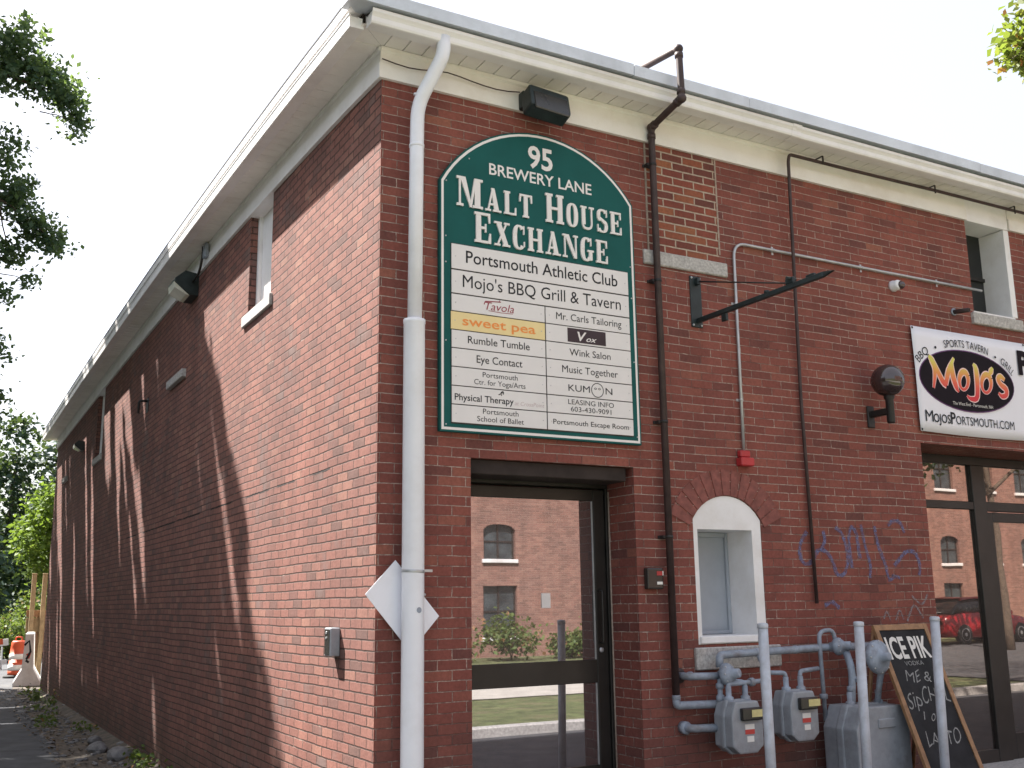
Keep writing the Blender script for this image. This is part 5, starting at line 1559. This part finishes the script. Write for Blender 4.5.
for i in range(520):
    y = random.uniform(3.5, 20.5)
    xr = -0.93 + 0.018 * max(y - 4, 0)
    x = xr + (0.0 - xr) * random.random() ** (0.7 if random.random() < 0.6 else 2.0)
    r = random.uniform(0.012, 0.045) * (1.4 if random.random() < 0.1 else 1)
    t_ = bmesh.new(); bmesh.ops.create_icosphere(t_, subdivisions=1, radius=r)
    sc = Matrix.Diagonal((random.uniform(0.7, 1.4), random.uniform(0.7, 1.4), random.uniform(0.4, 0.8), 1))
    t_.transform(Matrix.Translation((x, y, gz(x, y) + r * 0.2)) @ Matrix.Rotation(random.uniform(0, 6), 4, 'Z') @ sc)
    m.add(t_)
tag(m.build('gravel', 'stone', None), 'grey rubble scattered over the dirt strip along the alley wall', kind='stuff')
pts = []
for (x, y, n, h, sp) in ((-0.12, 6.6, 90, 0.22, 0.16), (-0.10, 7.2, 60, 0.16, 0.14), (-0.30, 17.2, 80, 0.26, 0.16), (-0.12, 16.0, 60, 0.3, 0.14), (-0.5, 13.0, 60, 0.14, 0.2), (-0.15, 11.0, 50, 0.14, 0.2), (-0.62, 12.0, 50, 0.1, 0.25), (-0.1, 5.6, 50, 0.15, 0.15), (-0.3, 18.6, 60, 0.25, 0.25), (-0.45, 15, 50, 0.12, 0.25)):
    q = RNG.normal(size=(n, 3)) * np.array([sp * 0.45, sp, h * 0.4]); q[:, 2] = np.abs(q[:, 2])
    q += np.array([x, y, gz(x, y) + 0.02]); q[:, 0] = np.minimum(q[:, 0], -0.02)
    pts.append(q)
pts = np.concatenate(pts)
o = leaf_cloud('weeds', pts, 0.07 * (0.6 + 0.8 * RNG.random(len(pts))), 'leaf_bush', None)
tag(o, 'low green weeds growing in the dirt strip', kind='stuff')

n = 1500
q = np.stack([-0.95 * RNG.random(n) ** 1.2, 4.0 + 17 * RNG.random(n), np.zeros(n)], 1)
q[:, 2] = [gz(a, b) + 0.012 for a, b in q[:, :2]]
o = leaf_cloud('leaf_litter', q, 0.05 * (0.5 + RNG.random(n)), 'litter', None, 4.0)
tag(o, 'brown dead leaves littering the dirt strip by the alley wall', kind='stuff')
# concrete barriers past the corner
BG = 'white concrete barriers past the end of the alley wall'
def barrier(x, y, rz, label, mark):
    t = thing('concrete_barrier', label, 'barrier', (x, y, gz(x, y)), BG)
    prof = [(-0.30, 0.0), (0.30, 0.0), (0.30, 0.09), (0.13, 0.40), (0.09, 1.22), (-0.09, 1.22), (-0.13, 0.40), (-0.30, 0.09)]
    b = bmesh.new()
    A = [b.verts.new((p[0], -0.9, p[1])) for p in prof]; B = [b.verts.new((p[0], 0.9, p[1])) for p in prof]
    b.faces.new(A); b.faces.new(B[::-1])
    for i in range(8): b.faces.new((A[i], B[i], B[(i + 1) % 8], A[(i + 1) % 8]))
    bmesh.ops.recalc_face_normals(b, faces=b.faces)
    bmesh.ops.bevel(b, geom=list(b.edges), offset=0.015, segments=1, affect='EDGES')
    me = bpy.data.meshes.new('body'); b.to_mesh(me); b.free()
    link('body', me, 'concrete', t)
    if mark:
        for nm, mt, S_ in (('painted_mark', 'ink', [[(-0.10, 0.95), (0.0, 1.05), (0.04, 0.8), (-0.04, 0.62)], [(-0.05, 0.6), (0.02, 0.55)]]), ('painted_mark', 'red_label', [[(-0.04, 0.72), (0.05, 0.78), (0.0, 0.64)]])):
            m = MB()
            for s in S_: stroke(m, s, 0.05, -0.902)
            me_ = m.b; bm2 = bpy.data.meshes.new(nm); me_.to_mesh(bm2); me_.free()
            link(nm, bm2, mt, t)
    t.rotation_euler.z = rz
    return t
barrier(-0.02, 22.6, -0.10, 'white concrete barrier past the alley wall, leftmost, with a dark painted mark', True)
barrier(0.62, 22.9, -0.10, 'white concrete barrier past the alley wall, half hidden behind the wall end', False)
barrier(1.26, 23.2, -0.10, 'white concrete barrier past the alley wall, farthest to the right', False)
t = thing('traffic_drum', 'orange and white traffic drum standing left of the white concrete barriers', 'traffic drum', (-0.05, 25.4, gz(-0.05, 25.4)))
z0 = gz(-0.05, 25.4)
m = MB(); m.lathe([(0.33, 0), (0.33, 0.05), (0.27, 0.08)], (-0.05, 25.4, z0), (0, 0, 1), 20); m.build('base', 'tyre', t)
m = MB(); m.lathe([(0.225, 0.06), (0.225, 0.20), (0.22, 0.2), (0.215, 0.40), (0.21, 0.40), (0.205, 0.6), (0.20, 0.6), (0.19, 0.80), (0.185, 0.82), (0.18, 0.92), (0.15, 0.96)], (-0.05, 25.4, z0), (0, 0, 1), 20); dr = m.build('body', 'drum', t)
for a, b_, r0, r1 in ((0.20, 0.34, 0.229, 0.225), (0.48, 0.62, 0.216, 0.21)):
    m = MB(); m.lathe([(r0 - 0.004, a), (r0, a), (r1, b_), (r1 - 0.004, b_)], (-0.05, 25.4, z0), (0, 0, 1), 20); m.build('stripe', 'tape', dr)
m = MB(); m.bend([(-0.13, 25.4, z0 + 0.94), (-0.13, 25.4, z0 + 1.06), (0.03, 25.4, z0 + 1.06), (0.03, 25.4, z0 + 0.94)], 0.018, 0.05, 8); m.build('handle', 'drum', dr)
PG = 'tall wooden posts behind the concrete barriers'
for x, y, lab in ((0.115, 24.3, 'tall pale wooden post behind the concrete barriers, left of the pair'), (0.375, 24.3, 'tall pale wooden post behind the concrete barriers, right of the pair')):
    z = gz(x, y)
    t = thing('wooden_post', lab, 'post', (x, y, z), PG)
    m = MB(); m.box(x - 0.055, x + 0.055, y - 0.055, y + 0.055, z - 0.05, z + 2.68, 0.008); m.build('shaft', 'post', t)
    m = MB(); m.box(x - 0.062, x + 0.062, y - 0.062, y + 0.062, z + 2.681, z + 2.71, 0.008); m.build('cap', 'post', t)
t = thing('site_board', 'low weathered timber boarding between the posts and the concrete barriers', 'hoarding', (0.25, 24.45, -0.2))
m = MB(); m.box(0.0, 1.9, 24.42, 24.46, 0.95, 1.30, 0.004); m.build('upper_board', 'post', t)
m = MB(); m.box(0.0, 1.9, 24.42, 24.46, 1.32, 1.50, 0.004); m.build('top_board', 'wood_frame', t)
m = MB(); m.box(0.02, 1.9, 24.425, 24.455, 0.4, 0.93, 0.004); m.build('lower_board', 'wood_frame', t)
m = MB(); m.box(1.8, 1.9, 24.465, 24.56, -0.3, 1.6, 0.004); m.build('stake', 'post', t)
m = MB(); m.box(0.25, 0.33, 24.465, 24.54, -0.3, 1.5, 0.004); m.build('stake', 'post', t)
# trestle barricade at the left edge
t = thing('road_barricade', 'low white road barricade with slanting board at the far bend of the alley', 'barricade', (-0.6, 30.0, gz(-0.6, 30)))
z0 = gz(-0.6, 30)
m = MB(); m.box(-1.5, 0.02, 29.98, 30.02, z0 + 0.62, z0 + 0.82, 0.006, Matrix.Rotation(math.radians(-7), 3, 'Y')); bd = m.build('board', 'tape', t)
m = MB()
for k in range(4):
    m.box(-1.36 + 0.36 * k, -1.22 + 0.36 * k, 29.972, 29.979, z0 + 0.60 + 0.045 * k, z0 + 0.77 + 0.045 * k, 0, Matrix.Rotation(math.radians(-7), 3, 'Y'))
m.split('stripe', 'drum', bd, 0.001)
for x in (-1.3, -0.15):
    for s in (-0.3, 0.3):
        m = MB(); m.tube([(x, 30.0 + s, z0), (x, 30.0 + s * 0.08, z0 + 0.66)], 0.022, 6); m.build('leg', 'tape', t)
m = MB(); m.box(-1.45, 0.0, 29.80, 29.83, z0 + 0.16, z0 + 0.30, 0.004); m.build('lower_board', 'tape', t)

# bushes, sapling, far trees
def bush(x, y, r, h, lab, mat, n=120, leaf=0.14):
    t = thing('bush', lab, 'bush', (x, y, gz(x, y)), 'bushes beyond the alley')
    m = MB()
    for k in range(6):
        a = random.uniform(0, 6.28)
        limb(m, (x, y, gz(x, y) - 0.05), (x + r * 0.6 * math.cos(a), y + r * 0.6 * math.sin(a), gz(x, y) + h * 0.7), 0.025, 0.008)
    m.build('stems', 'bark', t)
    p, _ = blob((x, y, gz(x, y) + h * 0.5), (r, r, h * 0.55), n, 26, 0.17, 0.35)
    p = p[p[:, 2] > gz(x, y) + 0.03]
    leaf_cloud('foliage', p, leaf * (0.6 + 0.8 * RNG.random(len(p))), mat, t)
bush(0.35, 35.0, 1.15, 1.45, 'rounded green bush beyond the alley, behind the traffic drum', 'leaf_bush')
bush(1.6, 37.0, 1.3, 2.4, 'taller reddish bush beyond the alley, behind the wooden posts', 'leaf_bush', 150)
bush(-1.2, 34.2, 1.0, 1.25, 'low green bush beyond the alley, at the left edge', 'leaf_sap', 110)
bush(-3.6, 35.0, 1.4, 1.9, 'wide green bush beyond the alley, far to the left out by the trees', 'leaf_bush')
tree('sapling', 'bright green maple sapling just past the end of the alley wall', 'tree', (0.9, 27.2, -0.26), (0.75, 27.0, 4.6), 0.06,
     [((0.72, 27.0, 4.35), (0.62, 0.9, 0.75), 60, 24, 0.16), ((0.35, 27.0, 3.55), (0.60, 0.9, 0.6), 50, 24, 0.15), ((0.62, 27.1, 2.75), (0.55, 0.8, 0.45), 34, 24, 0.15), ((1.5, 27.2, 3.8), (0.9, 0.9, 1.2), 60, 24, 0.18)], 0.15, 'leaf_sap')
FG = 'trees on the far side beyond the alley'
far = [(-1.2, 47, 8.6, 2.4, 'dark leafy tree beyond the alley, at the left edge of the view'), (1.3, 52, 9.9, 2.6, 'dark leafy tree beyond the alley, tallest beside the roof end'), (3.6, 49, 8.8, 2.3, 'dark leafy tree beyond the alley, just behind the wall end'),
       (-5.0, 50, 10, 3.0, 'dark leafy tree beyond the alley, left of the road bend'), (-10.0, 48, 11, 3.4, 'dark leafy tree beyond the alley, second from the far left'), (-15.5, 50, 11, 3.6, 'dark leafy tree beyond the alley, farthest left'), (6.5, 54, 9.5, 3.0, 'dark leafy tree beyond the alley, hidden behind the building end'), (11.5, 56, 10, 3.2, 'dark leafy tree far behind the rear of the brick building')]
for i, (x, y, h, r, lab) in enumerate(far):
    bl = []
    k = 4
    for q in range(k):
        f = q / (k - 1)
        rr = r * (1.0 - 0.55 * f)
        bl.append(((x + random.uniform(-0.5, 0.5), y + random.uniform(-0.5, 0.5), 1.6 + (h - 2.4) * f), (rr, rr, h * 0.20), int(70 * (1.1 - 0.5 * f)), 22, 0.38))
    tree('far_tree', lab, 'tree', (x, y, -0.26), (x, y, h * 0.9), 0.18, bl, 0.34, 'leaf_far', FG, None, 3)
m = MB()
P = []
for k in range(26):
    x = -60 + k * 5.2 + random.uniform(-1.5, 1.5); y = 72 + random.uniform(-5, 6); h = random.uniform(7, 9.2)
    p, _ = blob((x, y, h * 0.42), (3.6, 3.0, h * 0.5), 60, 18, 0.7, 0.4)
    P.append(p)
P = np.concatenate(P); P = P[P[:, 2] > 0]
tag(leaf_cloud('woodland', P, 0.75 * (0.6 + 0.8 * RNG.random(len(P))), 'leaf_far', None), 'dark belt of woodland closing the view far beyond the alley', kind='stuff')

# ================================================================== ACROSS THE STREET (seen in the glass)
tree('street_tree', 'leafy street tree with yellowing leaves, its branch showing over the roof at the right', 'tree', (16.2, -1.3, 0), (15.4, -1.0, 8.5), 0.22,
     [((14.6, -0.8, 9.6), (3.0, 2.2, 2.2), 190, 24, 0.32), ((10.4, -0.1, 8.9), (1.6, 1.0, 0.9), 90, 24, 0.22), ((8.42, 0.45, 8.05), (0.50, 0.4, 0.28), 34, 18, 0.10), ((8.20, 0.55, 7.72), (0.30, 0.3, 0.16), 18, 18, 0.075), ((8.75, 0.3, 7.75), (0.5, 0.4, 0.2), 22, 18, 0.1), ((17.2, -1.6, 7.6), (2.2, 1.8, 1.6), 90, 24, 0.28)], 0.115, 'leaf_autumn', None, None, 5)
tree('kerb_tree', 'dark green kerbside tree across the street, mirrored at the top of the shopfront glass', 'tree', (24.7, -12.6, 0), (24.6, -12.8, 6.5), 0.16,
     [((22.9, -12.8, 6.6), (1.7, 1.6, 1.3), 90, 26, 0.26), ((25.4, -13.0, 7.6), (1.8, 1.7, 1.5), 90, 26, 0.28), ((27.6, -12.6, 6.0), (1.2, 1.2, 0.7), 40, 22, 0.22)], 0.22, 'leaf_shade')
for i, (x, h, r) in enumerate(((6.6, 1.1, 0.8), (9.8, 0.8, 0.7), (11.6, 1.2, 0.9), (13.5, 0.7, 0.6), (18.5, 1.0, 0.8))):
    t = thing('shrub', ['tall light green shrub at the foot of the brick mill, leftmost in the row', 'low shrub at the foot of the brick mill, second in the row', 'rounded green shrub under the mirrored mill windows', 'smallest green shrub at the foot of the brick mill, fourth in the row', 'green shrub at the foot of the brick mill, last in the row'][i], 'shrub', (x, -18.4, 0), 'shrubs along the brick mill')
    m = MB()
    for q in range(4): limb(m, (x, -18.4, 0), (x + random.uniform(-r, r) * 0.6, -18.4 + random.uniform(-r, r) * 0.6, h * 0.7), 0.02, 0.006)
    m.build('stems', 'bark', t)
    p, _ = blob((x, -18.4, h * 0.5), (r, r, h * 0.5), 60, 20, 0.13, 0.3)
    p = p[p[:, 2] > 0.02]
    leaf_cloud('foliage', p, 0.13 * (0.6 + 0.8 * RNG.random(len(p))), 'leaf_bush', t)
ob = thing('brick_mill', 'long brick mill building with arched windows across the street, mirrored in the door glass', 'building', (6, -20, 0))
OX0, OX1, OH = 5.0, 52.0, 11.0
cols = [8.4, 12.15] + [17.4 + 2.42 * k for k in range(14)]
m = MB()
holes = []
for x in cols:
    holes += [(x - 0.55, x + 0.55, 0.55, 2.0, 0.16), (x - 0.52, x + 0.52, 2.75, 3.78, 0.16), (x - 0.55, x + 0.55, 5.6, 7.2, 0.16)]
wall_skin(m, 1, -20.0, OX0, OX1, -0.2, OH, holes, -1)
for x in cols:                                   # arched heads on the middle row
    for k in range(8):
        xa, xb = x - 0.52 + 1.04 * k / 8, x - 0.52 + 1.04 * (k + 1) / 8
        f = lambda q: 3.60 + 0.175 * math.sqrt(max(0, 1 - ((q - x) / 0.52) ** 2))
        m.face([(xa, -20.0, f(xa)), (xb, -20.0, f(xb)), (xb, -20.0, 3.78), (xa, -20.0, 3.78)])
m.face([(OX0, -20, -0.2), (OX0, -30, -0.2), (OX0, -30, OH), (OX0, -20, OH)])
m.face([(OX1, -20, -0.2), (OX1, -30, -0.2), (OX1, -30, OH), (OX1, -20, OH)])
m.face([(OX0, -30, -0.2), (OX1, -30, -0.2), (OX1, -30, OH), (OX0, -30, OH)])
m.build('wall', 'brick_far', ob)
m = MB(); m.box(OX0 - 0.3, OX1 + 0.3, -30.3, -19.7, OH + 0.001, OH + 0.3, 0.03); m.build('roof', 'roofing', ob)
proto = None
for x in cols:
    for (z0, z1, wd) in ((0.55, 2.0, 1.1), (2.75, 3.78, 1.04), (5.6, 7.2, 1.1)):
        m = MB(); m.box(x - wd / 2 + 0.001, x + wd / 2 - 0.001, -20.158, -20.145, z0 + 0.001, z1 - 0.001); wn = m.build('window', 'glass_far', ob)
        m = MB()
        m.box(x - 0.025, x + 0.025, -20.144, -20.115, z0, z1); m.box(x - wd / 2 + 0.002, x - 0.026, -20.144, -20.117, (z0 + z1) / 2 - 0.02, (z0 + z1) / 2 + 0.02); m.box(x + 0.026, x + wd / 2 - 0.002, -20.144, -20.117, (z0 + z1) / 2 - 0.02, (z0 + z1) / 2 + 0.02)
        m.box(x - wd / 2 + 0.001, x - wd / 2 + 0.05, -20.144, -20.113, z0, z1); m.box(x + wd / 2 - 0.05, x + wd / 2 - 0.001, -20.144, -20.113, z0, z1)
        m.build('frame', 'steel_dark', wn)
        m = MB(); m.box(x - wd / 2 - 0.06, x + wd / 2 + 0.06, -20.10, -19.93, z0 - 0.11, z0 - 0.004, 0.01); m.build('sill', 'white', wn)
# red car parked across the street
t = thing('parked_car', 'red car parked across the street, mirrored in the shopfront glass', 'car', (28.0, -16.4, 0))
CXx, CYy = 28.0, -16.4
def loft(secs, name, mat, par, cap=True):
    b = bmesh.new()
    rings = [[b.verts.new(p) for p in s] for s in secs]
    for p, q in zip(rings, rings[1:]):
        n = len(p)
        for k in range(n): f = b.faces.new((p[k], p[(k + 1) % n], q[(k + 1) % n], q[k])); f.smooth = True
    if cap: b.faces.new(rings[0]); b.faces.new(rings[-1])
    m = MB(); me = bpy.data.meshes.new('x'); b.to_mesh(me); b.free(); m.b.from_mesh(me); bpy.data.meshes.remove(me)
    return m.build(name, mat, par)
def sec(x, zb, zt, hw_, tum=0.05):
    return [(CXx + x, CYy - hw_, zb + 0.08), (CXx + x, CYy - hw_ - 0.02, (zb + zt) / 2), (CXx + x, CYy - hw_ + tum, zt - 0.04), (CXx + x, CYy - hw_ + tum + 0.08, zt), (CXx + x, CYy + hw_ - tum - 0.08, zt), (CXx + x, CYy + hw_ - tum, zt - 0.04), (CXx + x, CYy + hw_ + 0.02, (zb + zt) / 2), (CXx + x, CYy + hw_, zb + 0.08), (CXx + x, CYy + hw_ - 0.1, zb), (CXx + x, CYy - hw_ + 0.1, zb)]
body = loft([sec(-2.2, 0.35, 0.80, 0.70), sec(-2.05, 0.24, 0.92, 0.82), sec(-1.3, 0.20, 0.98, 0.86), sec(0.0, 0.20, 0.98, 0.87), (sec(0.9, 0.20, 0.95, 0.87)), sec(1.7, 0.22, 0.84, 0.85), sec(2.1, 0.26, 0.72, 0.78), sec(2.2, 0.34, 0.62, 0.66)], 'body', 'car_red', t)
loft([sec(-1.75, 0.90, 0.96, 0.74, 0.02), sec(-1.15, 0.92, 1.36, 0.66, 0.10), sec(-0.4, 0.92, 1.44, 0.66, 0.10), sec(0.2, 0.92, 1.42, 0.66, 0.10), sec(1.05, 0.90, 0.965, 0.74, 0.02)], 'windows', 'glass_car', t)
loft([sec(-1.10, 1.36, 1.40, 0.58, 0.02), sec(-0.4, 1.41, 1.47, 0.60, 0.04), sec(0.18, 1.39, 1.445, 0.58, 0.02)], 'roof', 'car_red', t)
for x in (-1.38, 1.38):
    for s in (-1, 1):
        m = MB(); m.lathe([(0.2, -0.1), (0.31, -0.1), (0.32, -0.06), (0.32, 0.06), (0.31, 0.1), (0.2, 0.1)], (CXx + x, CYy + s * 0.80, 0.32), (0, s, 0), 20); wh = m.build('wheel', 'tyre', t)
        m = MB(); m.lathe([(0.20, 0.06), (0.2, 0.102), (0.08, 0.09), (0.05, 0.105)], (CXx + x, CYy + s * 0.80, 0.32), (0, s, 0), 16); m.build('rim', 'galv', wh)
for s in (-1, 1):
    m = MB(); m.sphere((CXx + 2.1, CYy + s * 0.55, 0.62), 0.10, 2, (0.7, 1.2, 0.7)); m.build('headlight', 'sign_white', t)
    m = MB(); m.box(CXx - 2.20, CXx - 2.12, CYy + s * 0.6 - 0.12, CYy + s * 0.6 + 0.12, 0.62, 0.78, 0.02); m.build('tail_light', 'red', t)
    m = MB(); m.box(CXx + 0.75, CXx + 0.90, CYy + s * 0.92 - 0.09, CYy + s * 0.92 + 0.09, 0.92, 1.05, 0.03); m.build('mirror', 'car_red', t)
